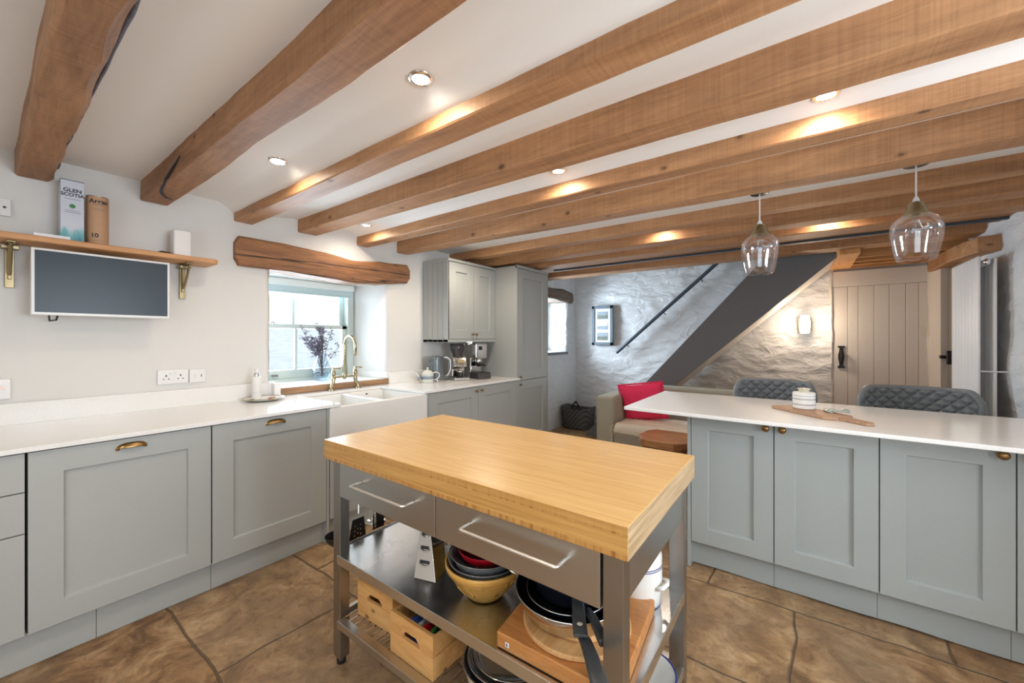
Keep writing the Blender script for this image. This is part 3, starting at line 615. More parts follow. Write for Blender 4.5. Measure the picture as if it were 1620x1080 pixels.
# left run
def base_unit(label, x0, x1, doors, name='base_cabinet', cat='kitchen cabinet', z0=.15):
    t = thing(name, label, cat, ((x0+x1)/2, FY, 0), 0, 'sage grey base cabinets under the window-wall worktop')
    MB().box(x0, x1, FY+.021, YW-.03, z0, .878).build('carcass', M['gap'], t)
    for a0, a1, b0, b1, fl_, nm in doors:
        dr = door_local(None, t, nm, a0, a1, b0, b1, FY, 'Y', flat=fl_)
    return t, dr
t, d = base_unit('drawer unit cut off by the left edge of the photo', -.48, .118, [(-.478, .116, .722, .874, True, 'drawer_front'), (-.478, .116, .558, .718, True, 'drawer_front'), (-.478, .116, .152, .554, True, 'drawer_front')], 'drawer_unit')
t, d = base_unit('wide-doored cabinet below the wall screen, with a brass cup handle', .121, .729, [(.124, .727, .152, .874, False, 'cabinet_door')]); cup_handle(d, .425, FY, .838)
t, d = base_unit('cabinet left of the sink with a brass cup handle, under the plate', .732, 1.362, [(.733, 1.345, .152, .874, False, 'cabinet_door')]); cup_handle(d, 1.04, FY, .842)
MB().box(1.348, 1.3625, FY-.001, FY+.5, .0, .876).build('filler_strip', M['cab'], t, bev=.001)
# sink cabinet
t = thing('sink_cabinet', 'low cabinet under the white butler sink', 'kitchen cabinet', (1.78, FY, 0), 0, 'sage grey base cabinets under the window-wall worktop')
MB().box(1.366, 2.19, FY+.021, YW-.03, .15, .60).build('carcass', M['gap'], t)
for a, b in ((1.37, 1.777), (1.781, 2.188)): door_local(None, t, 'cabinet_door', a, b, .152, .60, FY, 'Y')
# right base cabinet
t = thing('base_cabinet', 'two-door cabinet right of the sink, below the coffee machine', 'kitchen cabinet', (2.83, FY, 0), 0, 'sage grey base cabinets under the window-wall worktop')
MB().box(2.195, 3.487, FY+.021, YW-.03, .15, .878).build('carcass', M['gap'], t)
MB().box(2.1925, 2.208, FY-.001, FY+.6, .152, .876).build('filler_strip', M['cab'], t, bev=.001); MB().box(3.436, 3.487, FY, FY+.02, .152, .874).build('filler_strip', M['cab'], t, bev=.001)
d = door_local(None, t, 'cabinet_door', 2.212, 2.824, .152, .874, FY, 'Y'); knob(d, (2.79, FY, .838), 'Y')
d = door_local(None, t, 'cabinet_door', 2.828, 3.434, .152, .874, FY, 'Y'); knob(d, (2.868, FY, .838), 'Y')
# plinths
pl = thing('cabinet_plinth', 'grey kickboard along the floor under the window-wall cabinets', 'plinth', (1.5, 2.53, 0))
for a, b in ((-.48, .318), (.3195, .740), (.7415, 2.19), (2.1915, 3.488)): MB().box(a, b, 2.528, 2.545, 0, .15).build('plinth_board', M['cab'], pl, bev=.001)
# tall larder
t = thing('tall_cabinet', 'full-height larder cabinet standing at the end of the window-wall run', 'kitchen cabinet', (3.81, 2.5, 0))
MB().box(3.489, 3.507, 2.50, 3.16, 0, 2.125).build('side_panel', M['cab'], t, bev=.001); MB().box(4.119, 4.137, 2.50, 3.16, 0, 2.125).build('side_panel', M['cab'], t, bev=.001)
MB().box(3.507, 4.119, 2.525, 3.15, .15, 2.09).build('carcass', M['gap'], t)
MB().box(3.489, 4.137, 2.497, 2.52, 2.098, 2.132).build('cornice', M['cab'], t, bev=.002); MB().box(3.507, 4.119, 2.55, 2.565, 0, .15).build('plinth_board', M['cab'], t)
d = door_local(None, t, 'cabinet_door', 3.509, 4.117, .868, 2.094, 2.503, 'Y'); knob(d, (3.545, 2.503, .905), 'Y')
d = door_local(None, t, 'cabinet_door', 3.509, 4.117, .152, .862, 2.503, 'Y'); knob(d, (3.545, 2.503, .822), 'Y')
# wall cabinet
t = thing('wall_cabinet', 'two-door wall cupboard hanging above the kettle and coffee machine', 'kitchen cabinet', (3.12, 2.8, 1.29))
MB().box(2.766, 3.487, 2.825, YW-.01, 1.315, 2.09).build('carcass', M['cab'], t, bev=.001)
sp = MB()
for i in range(5): sp.box(2.748, 2.766, 2.802+i*.0735, 2.802+(i+1)*.0735-.003, 1.292, 2.10)
sp.box(2.752, 2.764, 2.802, 3.165, 1.292, 2.1); sp.build('side_panel', M['cab'], t, bev=.0012)
MB().box(2.744, 3.489, 2.795, 3.165, 2.095, 2.122).build('cornice', M['cab'], t, bev=.002); MB().box(2.748, 3.487, 2.80, 3.165, 1.29, 1.318).build('pelmet', M['cab'], t, bev=.002)
d = door_local(None, t, 'cabinet_door', 2.768, 3.126, 1.323, 2.090, 2.803, 'Y', rail=.09); knob(d, (3.10, 2.803, 1.372), 'Y')
d = door_local(None, t, 'cabinet_door', 3.130, 3.485, 1.323, 2.090, 2.803, 'Y', rail=.09); knob(d, (3.156, 2.803, 1.372), 'Y')
t = thing('under_cabinet_light', 'small round light fixed beneath the wall cupboard', 'light', (3.2, 2.93, 1.288))
MB().lathe([(.0001, -.004), (.026, -.004), (.03, 0)], (3.2, 2.93, 1.289), 20).build('lens', M['lamp_on'], t, smooth=True)
light('under_cabinet_lamp', 'SPOT', (3.2, 2.93, 1.275), 6, WARM, spot=R(140), soft=.03).parent = t; bpy.data.objects['under_cabinet_lamp'].location = (0, 0, -.013)

# worktop around the sink
WT = thing('worktop', 'white quartz worktop running along the window wall round the sink', 'worktop', (1.5, 2.8, .88))
def slab(pts, z0, z1, name, parent): return MB().prism(pts, 'Z', z0, z1).build(name, M['quartz'], parent, bev=.002)
slab([(-.5, 2.455), (1.432, 2.455), (1.432, 3.045), (2.150, 3.045), (2.150, 2.455), (3.488, 2.455), (3.488, 3.168), (2.30, 3.168), (2.30, 3.155), (1.336, 3.155), (1.336, 3.168), (-.5, 3.168)], .881, .901, 'slab', WT)
MB().box(-.5, 1.318, 3.146, 3.166, .901, 1.008).build('upstand', M['quartz'], WT, bev=.0015)
MB().box(2.318, 3.488, 3.146, 3.166, .901, 1.008).build('upstand', M['quartz'], WT, bev=.0015)
MB().box(1.292, 1.335, 3.10, 3.30, .901, 1.000).build('upstand_return', M['quartz'], WT, bev=.0015)
MB().poly([(2.318, 3.16, .957), (2.298, 3.16, .957), (2.20, 3.52, .965), (2.22, 3.52, .965), (2.318, 3.16, 1.008), (2.298, 3.16, 1.008), (2.20, 3.52, 1.02), (2.22, 3.52, 1.02)], [(0, 1, 2, 3), (4, 7, 6, 5), (0, 4, 5, 1), (1, 5, 6, 2), (2, 6, 7, 3), (3, 7, 4, 0)]).build('upstand_return', M['quartz'], WT)

# butler sink
SK = thing('butler_sink', 'white double-bowl ceramic butler sink under the window', 'sink', (1.78, 2.7, .62))
def sink():
    x0, x1, y0, y1, z0, z1 = 1.364, 2.188, 2.466, 3.06, .625, .8795; w_ = .024; mb = MB()
    xi, xj, ya, yb, zt = x0+.048, x1-.030, y0+.034, y1-.03, z1
    for a, b in ((xi, 1.765), (1.797, xj)):     # two hollow bowls
        rr = [[(a+.0, ya), (b, ya), (b, yb), (a, yb)], [(a+.02, ya+.02), (b-.02, ya+.02), (b-.02, yb-.02), (a+.02, yb-.02)]]
        mb.poly([(p[0], p[1], zt if not (a > 1.7 and False) else zt) for p in rr[0]] + [(p[0], p[1], z0+.03) for p in rr[1]], [(0, 1, 5, 4), (1, 2, 6, 5), (2, 3, 7, 6), (3, 0, 4, 7), (4, 5, 6, 7)])
    # rim and outer walls as one shell
    mb.poly([(x0, y0, zt), (x1, y0, zt), (x1, y1, zt), (x0, y1, zt), (xi, ya, zt), (1.765, ya, zt), (1.797, ya, zt), (xj, ya, zt), (xj, yb, zt), (1.797, yb, zt), (1.765, yb, zt), (xi, yb, zt), (x0, y0, z0), (x1, y0, z0), (x1, y1, z0), (x0, y1, z0)],
            [(0, 1, 7, 6, 5, 4), (1, 2, 8, 7), (2, 3, 11, 10, 9, 8), (3, 0, 4, 11), (5, 6, 9, 10), (0, 12, 13, 1), (1, 13, 14, 2), (2, 14, 15, 3), (3, 15, 12, 0), (12, 15, 14, 13)])
    o = mb.build('basin', M['white_gloss'], SK, bev=.009, seg=3, weld=True)
    for xx in (1.60, 1.97): MB().lathe([(.0001, .004), (.03, .004), (.04, .001)], (xx, 2.75, .655), 24).build('drain', M['chrome'], SK, smooth=True)
    MB().lathe([(.0001, -.002), (.012, -.002), (.014, 0)], (2.0, 3.029, .845), 16, 'Y').build('overflow', M['black'], SK, smooth=True)
sink()
# bridge tap
TP = thing('bridge_tap', 'aged brass swan-neck bridge tap behind the sink', 'tap', (1.845, 3.10, .901))
def arc(c, r, a0, a1, n, plane='YZ'):
    out = []
    for i in range(n):
        a = a0+(a1-a0)*i/(n-1)
        out.append((c[0], c[1]+r*math.cos(a), c[2]+r*math.sin(a)) if plane == 'YZ' else (c[0]+r*math.cos(a), c[1], c[2]+r*math.sin(a)))
    return out
for s in (-1, 1):
    x = 1.845+s*.098
    b_ = MB().tube([(x+s*.022, 3.100, .902), (x+s*.022, 3.100, .915), (x+s*.020, 3.103, .94), (x+s*.004, 3.108, .965), (x, 3.11, .99), (x, 3.11, 1.04)], [.020, .013, .013, .015, .017, .016], 16)
    b_.lathe([(.025, .9015), (.025, .908), (.014, .912)], (x+s*.022, 3.10, 0), 20); b_.lathe([(.017, 1.03), (.019, 1.035), (.019, 1.045), (.013, 1.06), (.010, 1.075), (.012, 1.082), (.006, 1.09), (.0001, 1.092)], (x, 3.11, 0), 18)
    b_.build('valve_body', M['brass_light'], TP, smooth=True)
    MB().tube([(x-.006, 3.11, 1.084), (x+.02, 3.11, 1.082), (x+.06, 3.105, 1.078)], [.006, .005, .007], 12).build('lever', M['brass_light'], TP, smooth=True)
MB().tube([(1.752, 3.11, 1.01), (1.94, 3.11, 1.01)], .0085, 14).lathe([(.0001, .985), (.012, .99), (.018, 1.005), (.019, 1.02), (.014, 1.04)], (1.845, 3.11, 0), 18).build('bridge', M['brass_light'], TP, smooth=True)
MB().tube([(1.845, 3.11, 1.01), (1.845, 3.11, 1.27)] + arc((1.845, 3.03, 1.27), .08, 0, math.pi, 17) + [(1.845, 2.95, 1.19)], [.013]*2+[.0115]*17+[.0115], 16).build('spout', M['brass_light'], TP, smooth=True)

# ------------------------------------------------------------------ peninsula
PX = 2.475
PT = tag(MB().prism([(2.297, -1.125), (3.165, -1.125), (3.185, .868), (2.312, .866)], 'Z', .901, .921).build('peninsula_worktop', M['quartz'], bev=.003), 'white quartz breakfast bar top at the right of the room', 'worktop')
def pen_unit(label, doors, y0, y1):
    t = thing('base_cabinet', label, 'kitchen cabinet', (PX, (y0+y1)/2, 0), 0, 'pale green-grey cabinets of the breakfast bar')
    MB().box(PX+.021, 3.05, y0, y1, .15, .899).build('carcass', M['gap'], t)
    for a, b, ky in doors:
        d = door_local(None, t, 'cabinet_door', a, b, .152, .893, PX, 'X', rail=.088, mat=M['cab_pen'])
        if ky is not None: MB().lathe([(.0001, 0), (.007, 0), (.006, -.012), (.0165, -.018), (.018, -.024), (.012, -.03), (.0001, -.031)], (PX, ky, .858), 20, 'X').build('knob', M['brass'], d, smooth=True)
    return t
t = pen_unit('breakfast bar cabinet with a pair of brass knobs, nearer the sofa', [(.124, .524, .158), (-.283, .120, .086)], -.284, .526)
MB().box(PX, 3.05, .527, .545, 0, .899).build('end_panel', M['cab_pen'], t, bev=.001)
pen_unit('breakfast bar cabinet at the right edge of the photo, knob on its far door', [(-.689, -.287, -.652), (-1.095, -.693, -.73)], -1.098, -.286)
pp = thing('cabinet_plinth', 'grey kickboard with a wavy bottom edge under the breakfast bar cabinets', 'plinth', (2.53, -.3, 0))
for a, b in ((.124, .545), (-.283, .1225), (-.69, -.2845), (-1.12, -.6915)):
    n = 14; ys = lin(a, b, n); pts = [(y, .006+.006*fn(2, y, 0, 4)) for y in ys] + [(b, .15), (a, .15)]
    MB().prism(pts, 'X', 2.528, 2.546).build('plinth_board', M['cab_pen'], pp)

# ------------------------------------------------------------------ wall shelf, screen and sockets
SH = thing('wall_shelf', 'oak shelf on two brass brackets above the wall screen', 'shelf', (.3, 3.05, 1.79))
MB().prism([(-.45, YW-.012), (-.45, 2.945), (.888, 2.945), (.905, 2.962), (.905, YW-.012)], 'Z', 1.793, 1.822).build('shelf_board', M['shelf'], SH, bev=.006)
for x in (.100, .775):
    b_ = MB(); b_.box(x-.015, x+.015, 3.150, 3.158, 1.58, 1.79); b_.box(x-.015, x+.015, 3.0, 3.158, 1.785, 1.792)
    b_.box(x-.006, x+.006, 3.135, 3.15, 1.62, 1.79)
    b_.tube([(x, 3.15, 1.64), (x, 3.11, 1.655), (x, 3.05, 1.72), (x, 3.01, 1.785)], .007, 10); b_.box(x-.028, x+.028, 3.085, 3.15, 1.765, 1.782)
    b_.build('bracket', M['brass_shelf'], SH, bev=.002)
TV = thing('wall_screen', 'small white-framed television mounted under the oak shelf', 'television', (.42, 3.0, 1.6))
MB().box(.158, .676, 2.985, 3.02, 1.444, 1.771).build('frame', M['white_plastic'], TV, bev=.004)
MB().box(.170, .664, 2.982, 2.9855, 1.458, 1.759).build('screen', M['screen'], TV)
MB().box(.32, .5, 3.02, 3.155, 1.54, 1.68).build('wall_mount', M['black'], TV, bev=.004)
MB().tube([(.22, 3.06, 1.45), (.225, 3.10, 1.42), (.25, 3.13, 1.425), (.26, 3.14, 1.47)], .004, 8).build('cable', M['black'], TV)
WY = YW-.010
def socket(name, label, x0, x1, z0, z1, kind):
    t = thing(name, label, 'socket' if 'socket' in name else 'switch', ((x0+x1)/2, WY, z0))
    MB().box(x0, x1, WY-.010, WY+.01, z0, z1).build('plate', M['white_plastic'], t, bev=.003)
    zc = (z0+z1)/2
    if kind == 'double':
        for xc in (x0+(x1-x0)*.27, x0+(x1-x0)*.73):
            MB().box(xc-.0035, xc+.0035, WY-.0106, WY-.009, zc+.002, zc+.012).box(xc-.016, xc-.008, WY-.0106, WY-.009, zc-.016, zc-.011).box(xc+.008, xc+.016, WY-.0106, WY-.009, zc-.016, zc-.011).build('pin_holes', M['black'], t)
            s_ = 1 if xc > (x0+x1)/2 else -1
            MB().box(xc-s_*.022-.006, xc-s_*.022+.006, WY-.0135, WY-.009, zc+.012, zc+.028).build('rocker', M['white_gloss'], t, bev=.001)
    elif kind == 'switch':
        MB().box((x0+x1)/2-.018, (x0+x1)/2-.006, WY-.0135, WY-.009, zc-.012, zc+.012).build('rocker', M['white_gloss'], t, bev=.001)
        MB().box((x0+x1)/2+.016, (x0+x1)/2+.022, WY-.0106, WY-.009, zc-.008, zc+.008).build('indicator', M['dark_grey'], t)
    elif kind == 'neon':
        MB().box(x1-.030, x1-.016, WY-.0135, WY-.009, zc-.006, zc+.016).build('rocker', M['white_gloss'], t, bev=.001)
        MB().box(x1-.028, x1-.018, WY-.0142, WY-.013, zc+.004, zc+.010).build('indicator', M['red_led'], t)
    elif kind == 'aerial':
        MB().lathe([(.0001, -.012), (.005, -.012), (.006, -.009)], (x1-.02, WY, zc), 12, 'Y').build('port', M['black'], t)
    return t
socket('wall_socket', 'white double socket above the worktop, left of the window', .655, .806, 1.048, 1.136, 'double')
socket('wall_switch', 'white single switch plate right beside the double socket', .810, .896, 1.046, 1.132, 'switch')
socket('wall_switch', 'white switch with red indicator at the left edge of the photo', -.045, .104, 1.032, 1.130, 'neon')
socket('wall_socket', 'white aerial socket above the left end of the shelf', -.045, .105, 1.930, 2.015, 'aerial')
# whisky carton
GB = thing('whisky_carton', 'tall white and teal carton reading GLEN SCOTIA on the shelf', 'box', (.297, 3.05, 1.822))
MB().box(.256, .338, 3.03, 3.112, 1.823, 2.142).build('carton', M['carton'], GB, bev=.001)
MB().box(.2555, .3385, 3.0295, 3.1125, 2.139, 2.1435).build('lid_edge', M['grey_frame'], GB)
rotY = Matrix.Rotation(R(90), 4, 'X')
def T(x, y, z): return Matrix.Translation((x, y, z)) @ rotY
text_mesh('lettering', 'GLEN', .026, M['ink'], GB, T(.297, 3.0288, 2.082)); text_mesh('lettering', 'SCOTIA', .0235, M['ink'], GB, T(.297, 3.0288, 2.060))
MB().lathe([(.0001, -.001), (.010, -.001), (.011, 0)], (.297, 3.0296, 2.01), 20, 'Y').build('crest', M['packet_green'], GB)
MB().box(.27, .324, 3.0292, 3.0302, 2.045, 2.047).box(.272, .322, 3.0292, 3.0302, 1.985, 1.987).box(.268, .326, 3.0292, 3.0302, 1.976, 1.978).build('small_print', M['grey_frame'], GB)
# tube
AT = thing('whisky_tube', 'tan cardboard whisky tube reading Arran 10 beside the white carton', 'box', (.392, 3.07, 1.822))
rT = .043
MB().lathe([(.0001, 0), (rT, 0), (rT, .262), (rT-.002, .266), (.0001, .266)], (.392, 3.07, 1.823), 40).build('tube', M['card'], AT, bev=.001)
MB().lathe([(rT+.0006, .262), (rT+.0006, .267), (rT-.004, .268)], (.392, 3.07, 1.823), 40).build('lid_rim', M['steel_dull'], AT)
for body, size, z, dx in (('Arran', .032, 2.050, .0), ('10', .030, 1.868, -.010)):
    text_mesh('lettering', body, size, M['ink'], AT, Matrix.Translation((.392, 3.07, z)) @ Matrix.Rotation(R(0 if body == 'Arran' else -22), 4, 'Z'), bend=rT)
def tube_line(z, a0, a1, h=.0016):
    return MB().grid(lambda a, zz: (.392+(rT+.0007)*math.sin(a), 3.07-(rT+.0007)*math.cos(a), zz), lin(a0, a1, 10), [z, z+h])
for z, s_ in ((2.040, .55), (2.02, .6), (2.012, .5), (1.85, .6)): tube_line(z, -s_, s_, .0025 if z == 2.04 else .0012).build('small_print', M['grey_frame'], AT)
t = MB().box(.165, .283, 2.958, 3.02, 1.823, 1.838).build('white_card', M['paper'], bev=.001); tag(t, 'small flat white card pack lying on the shelf before the carton', 'card')
RT = thing('router', 'pale grey upright router at the right end of the shelf', 'router', (.745, 3.06, 1.822))
MB().box(.700, .788, 3.02, 3.09, 1.823, 1.985).build('body', M['white_plastic'], RT, bev=.010, seg=3)
MB().tube([(.70, 3.08, 1.845), (.66, 3.09, 1.85), (.62, 3.06, 1.828), (.60, 3.05, 1.828)], .004, 8).build('cable', M['black'], RT)

# ------------------------------------------------------------------ plate and soap bottle
PL = thing('plate', 'oval patterned trinket plate on the worktop left of the window', 'plate', (1.18, 3.02, .9015))
MB().lathe([(.0001, .003), (.085, .003), (.125, .014), (.127, .018), (.122, .0175), (.085, .008), (.0001, .007)], (1.185, 3.01, .9012), 40).build('dish', M['white_gloss'], PL, smooth=True)
MB().lathe([(.119, .0180), (.126, .0195), (.128, .0165)], (1.185, 3.01, .9012), 40).build('rim_line', M['brass_light'], PL, smooth=True)
SB = thing('soap_bottle', 'white pump bottle with grey collar standing on the patterned plate', 'bottle', (1.15, 3.04, .909))
MB().lathe([(.0001, 0), (.026, 0), (.028, .004), (.028, .150), (.024, .158), (.014, .161)], (1.15, 3.035, .909), 24).build('body', M['white_gloss'], SB, smooth=True)
MB().lathe([(.016, .158), (.016, .180), (.008, .182)], (1.15, 3.035, .909), 20).build('collar', M['steel_dull'], SB, smooth=True)
MB().lathe([(.009, .180), (.010, .2), (.009, .212), (.0001, .214)], (1.15, 3.035, .909), 18).build('pump_cap', M['white_plastic'], SB, smooth=True)
MB().lathe([(.0283, .05), (.0283, .053)], (1.15, 3.035, .909), 24).lathe([(.0283, .04), (.0283, .041)], (1.15, 3.035, .909), 24).build('label_line', M['steel_dull'], SB)
for i, (x, y, mt, lb) in enumerate(((1.235, 3.0, 'brass', 'small brass ring dish lying on the patterned plate, nearest the window'), (1.215, 2.97, 'chest', 'brown bead string lying on the plate in front of the ring'), (1.10, 2.985, 'brass_light', 'gold-toned trinket lying on the plate left of the bottle'))):
    t = MB().lathe([(.012, 0), (.019, .003), (.02, .007), (.014, .009), (.010, .005), (.012, 0)], (x, y, .9105), 20).build('trinket', M[mt], smooth=True); tag(t, lb, 'trinket')

# ------------------------------------------------------------------ vase with twigs
VC = (1.80, 3.385)
VS = thing('glass_vase', 'clear bulbous glass vase part filled with water on the window sill', 'vase', (*VC, .966))
MB().lathe([(.0001, 0), (.05, 0), (.066, .012), (.078, .05), (.080, .08), (.068, .14), (.050, .19), (.040, .235), (.0385, .235), (.048, .19), (.066, .14), (.078, .08), (.076, .052), (.064, .016), (.0001, .008)], (*VC, .966), 36).build('vase_body', M['vase_glass'], VS, smooth=True)
MB().lathe([(.0001, .010), (.062, .017), (.074, .05), (.0755, .075), (.0001, .076)], (*VC, .966), 32).build('water', M['water'], VS, smooth=True)
TW = thing('dried_twigs', 'spray of dark leafy twigs standing in the glass vase', 'dried stems', (*VC, .98))
def twigs():
    st = MB(); lv = MB(); rnd = random.Random(3)
    def leafp(p, s):
        d = Vector((rnd.uniform(-1, 1), rnd.uniform(-1, 1), rnd.uniform(-.3, 1))).normalized(); q = d.orthogonal().normalized()*s*.35; a = Vector(p); b = a+d*s
        m_ = a+d*s*.5; lv.poly([tuple(a), tuple(m_+q), tuple(b), tuple(m_-q)], [(0, 1, 2, 3)])
    for k in range(16):
        ang = rnd.uniform(0, 6.28); lean = rnd.uniform(.05, .17); top = rnd.uniform(.24, .43)
        dx, dy = math.cos(ang)*lean*1.15, math.sin(ang)*lean*.75
        pts = []
        for i in range(8):
            u = i/7; pts.append((VC[0] + .010*math.cos(ang)+dx*u**1.8, VC[1]+.01*math.sin(ang)+dy*u**1.8, 1.0+top*u + .004*rnd.uniform(-1, 1)))
        st.tube(pts, [.0024*(1-.06*i) for i in range(8)], 5)
        for j in range(22):
            u = rnd.uniform(.52, 1.0); i = min(6, int(u*7)); f = u*7-i; p = Vector(pts[i]).lerp(Vector(pts[i+1]), f)
            q = p+Vector((rnd.uniform(-.045, .045), rnd.uniform(-.03, .03), rnd.uniform(-.01, .05)))
            st.tube([tuple(p), tuple(q)], .0009, 3, False)
            for _ in range(5): leafp(p.lerp(q, rnd.uniform(.3, 1)), rnd.uniform(.010, .019))
    st.build('stems', M['twig'], TW); lv.build('leaves', M['leaf'], TW)
twigs()

# ------------------------------------------------------------------ coffee corner
TPt = thing('teapot', 'cream teapot with a blue-grey glaze band on the worktop', 'teapot', (2.60, 2.93, .901))
c0 = (2.60, 2.93, .901)
MB().lathe([(.0001, 0), (.050, 0), (.055, .004), (.057, .03), (.057, .085), (.050, .102), (.040, .110), (.038, .113)], c0, 36).build('body', M['teapot'], TPt, smooth=True)
ld = MB().lathe([(.041, .110), (.038, .116), (.02, .122), (.008, .125), (.008, .132), (.012, .138), (.008, .146), (.0001, .147)], c0, 28).build('lid', M['teapot'], TPt, smooth=True)
MB().tube([(2.545, 2.955, .935), (2.52, 2.965, .955), (2.50, 2.972, .99), (2.485, 2.98, 1.005)], [.018, .013, .009, .008], 12).build('spout', M['teapot'], TPt, smooth=True)
MB().tube([(2.652, 2.905, .995), (2.68, 2.892, 1.0), (2.705, 2.882, .985), (2.706, 2.88, .955), (2.685, 2.89, .93), (2.655, 2.903, .925)], .006, 10).build('handle', M['white_gloss'], TPt, smooth=True)
KT = thing('kettle', 'dark blue-grey electric kettle between the teapot and the grinder', 'kettle', (2.755, 2.985, .901)); c0 = (2.755, 2.985, .901)
MB().lathe([(.078, .018), (.079, .03), (.076, .13), (.072, .220), (.068, .240), (.03, .252), (.0001, .253)], c0, 36).build('body', M['kettle'], KT, smooth=True)
MB().lathe([(.0001, 0), (.080, 0), (.081, .010), (.078, .018), (.0001, .019)], c0, 36).build('base', M['steel_pol'], KT, smooth=True)
MB().prism([(2.69, 1.085), (2.705, 1.13), (2.665, 1.118)], 'Y', 2.97, 3.0).build('spout', M['kettle'], KT, bev=.005)
hh = Matrix.Rotation(R(-35), 4, 'Z')
MB().tube([(2.815, 2.940, 1.130), (2.845, 2.925, 1.140), (2.878, 2.905, 1.11), (2.882, 2.902, 1.02), (2.86, 2.915, .96), (2.82, 2.945, .945)], .011, 12).build('handle', M['steel_dull'], KT, smooth=True)
GR = thing('coffee_grinder', 'steel coffee grinder with a smoked hopper, left of the espresso machine', 'coffee grinder', (2.985, 2.90, .901), R(-22))
MB().box(-.085, .085, -.12, .10, 0, .028).build('base', M['steel_dull'], GR, bev=.01, local=True)
MB().prism([(.10, .03), (-.01, .03), (-.015, .12), (-.085, .14), (-.060, .225), (-.045, .245), (.10, .245)], 'X', -.075, .075).build('body', M['steel_pol'], GR, bev=.012, local=True)
MB().obox((0, -.0770, .192), (.042, .002, .018), Matrix.Rotation(R(-16), 3, 'X')).build('display', M['brass_light'], GR, local=True)
for s in (-.035, 0, .035): MB().lathe([(.0001, -.006), (.008, -.006), (.009, 0)], (s, -.0870, .158), 14, 'Y').build('button', M['chrome'], GR, local=True, smooth=True)
MB().lathe([(.048, .245), (.050, .26), (.074, .315), (.074, .375), (.0001, .376)], (0, .01, 0), 32).build('hopper', M['smoke'], GR, local=True, smooth=True)
MB().lathe([(.0001, .030), (.034, .030), (.034, .085), (.0001, .086)], (0, -.065, 0), 24).build('grounds_cup', M['black'], GR, local=True, smooth=True)
MB().lathe([(.035, .083), (.037, .088), (.035, .096), (.0001, .097)], (0, -.065, 0), 24).build('cup_lid', M['steel_pol'], GR, local=True, smooth=True)
ES = thing('espresso_machine', 'slim steel espresso machine beneath the wall cupboard', 'coffee machine', (3.23, 2.88, .901), R(-15))
MB().box(-.075, .075, -.02, .16, .0, .37).build('body', M['steel_pol'], ES, bev=.015, local=True)
MB().box(-.075, .075, -.13, .0, .215, .375).build('head', M['steel_pol'], ES, bev=.012, local=True)
MB().box(-.035, .005, -.134, -.129, .305, .345).build('badge_plate', M['black'], ES, local=True)
MB().box(-.078, .078, -.19, -.02, .0, .065).build('drip_tray', M['smoke'], ES, bev=.004, local=True); MB().box(-.072, .072, -.185, -.02, .064, .069).build('drip_grid', M['black'], ES, local=True)
MB().lathe([(.030, .17), (.036, .175), (.036, .20), (.028, .216)], (0, -.075, 0), 24).build('group_head', M['chrome'], ES, local=True, smooth=True)
pf = MB().lathe([(.0001, .125), (.026, .13), (.033, .15), (.033, .172)], (0, -.075, 0), 24).build('portafilter', M['black'], ES, local=True, smooth=True)
MB().tube([(0, -.105, .158), (-.01, -.16, .152), (-.02, -.21, .146)], [.008, .012, .010], 12).build('portafilter_handle', M['black'], pf, local=True, smooth=True)
MB().tube([(-.085, -.02, .22), (-.095, -.07, .20), (-.098, -.08, .10)], .004, 8).build('steam_wand', M['chrome'], ES, local=True, smooth=True)

# ------------------------------------------------------------------ pendants
def pendant(y, label):
    x = 2.72; t = thing('pendant_light', label, 'pendant light', (x, y, 2.26), 0, 'glass pendants over the breakfast bar')
    MB().lathe([(.0001, .004), (.048, .004), (.05, -.088), (.046, -.095), (.0001, -.096)], (x, y, 2.268), 28).build('ceiling_rose', M['black'], t, smooth=True)
    MB().tube([(x, y, 2.175), (x, y, 1.975)], .0035, 8).build('cord', M['white_plastic'], t)
    MB().lathe([(.006, 2.02), (.012, 2.005), (.015, 1.99), (.0001, 1.989)], (x, y, 0), 20).build('cord_grip', M['white_plastic'], t, smooth=True)
    MB().lathe([(.0001, 1.995), (.022, 1.994), (.032, 1.982), (.040, 1.955), (.052, 1.935), (.056, 1.929)], (x, y, 0), 28).build('cap', M['brass_light'], t, smooth=True)
    MB().lathe([(.045, 1.936), (.070, 1.920), (.090, 1.897), (.097, 1.865), (.094, 1.82), (.080, 1.745), (.072, 1.715), (.066, 1.706)], (x, y, 0), 40).build('shade', M['lamp_glass'], t, smooth=True)
    MB().lathe([(.018, 1.95), (.016, 1.92), (.014, 1.905), (.026, 1.87), (.028, 1.85), (.02, 1.825), (.0001, 1.818)], (x, y, 0), 24).build('bulb', M['vase_glass'], t, smooth=True)
    return t
pendant(.203, 'left of the two rose-tinted glass pendants'); pendant(-.445, 'right of the two rose-tinted glass pendants')

# ------------------------------------------------------------------ breakfast bar: board, jar, leaves
SBd = thing('serving_board', 'long wooden serving board with a handle on the breakfast bar', 'serving board', (2.68, .02, .9215))
def sboard():
    # corners in the bar-top plane
    a = Vector((2.775, .155)); b = Vector((2.515, -.095)); d = Vector((.13, -.145)).normalized()
    u = (b-a).normalized(); v = Vector((-u.y, u.x)); v = v if v.x > 0 else -v
    L_ = .36; W_ = .17
    o = a
    def P(s, t_): q = o + u*s + v*t_; return (q.x, q.y)
    pts = [P(.01, 0), P(L_-.02, 0), P(L_, .02), P(L_+.015, .055), P(L_+.14, .062), P(L_+.15, .075), P(L_+.15, .095), P(L_+.14, .108), P(L_+.015, .115), P(L_, .15), P(L_-.02, W_), P(.01, W_), P(0, W_-.01), P(0, .01)]
    MB().prism(pts, 'Z', .9215, .9365).build('board', M['serving'], SBd, bev=.003)
sboard()
JR = thing('jar', 'white ceramic jar with thin dark stripes on the serving board', 'jar', (2.765, -.005, .937)); cj = (2.765, -.005, .937)
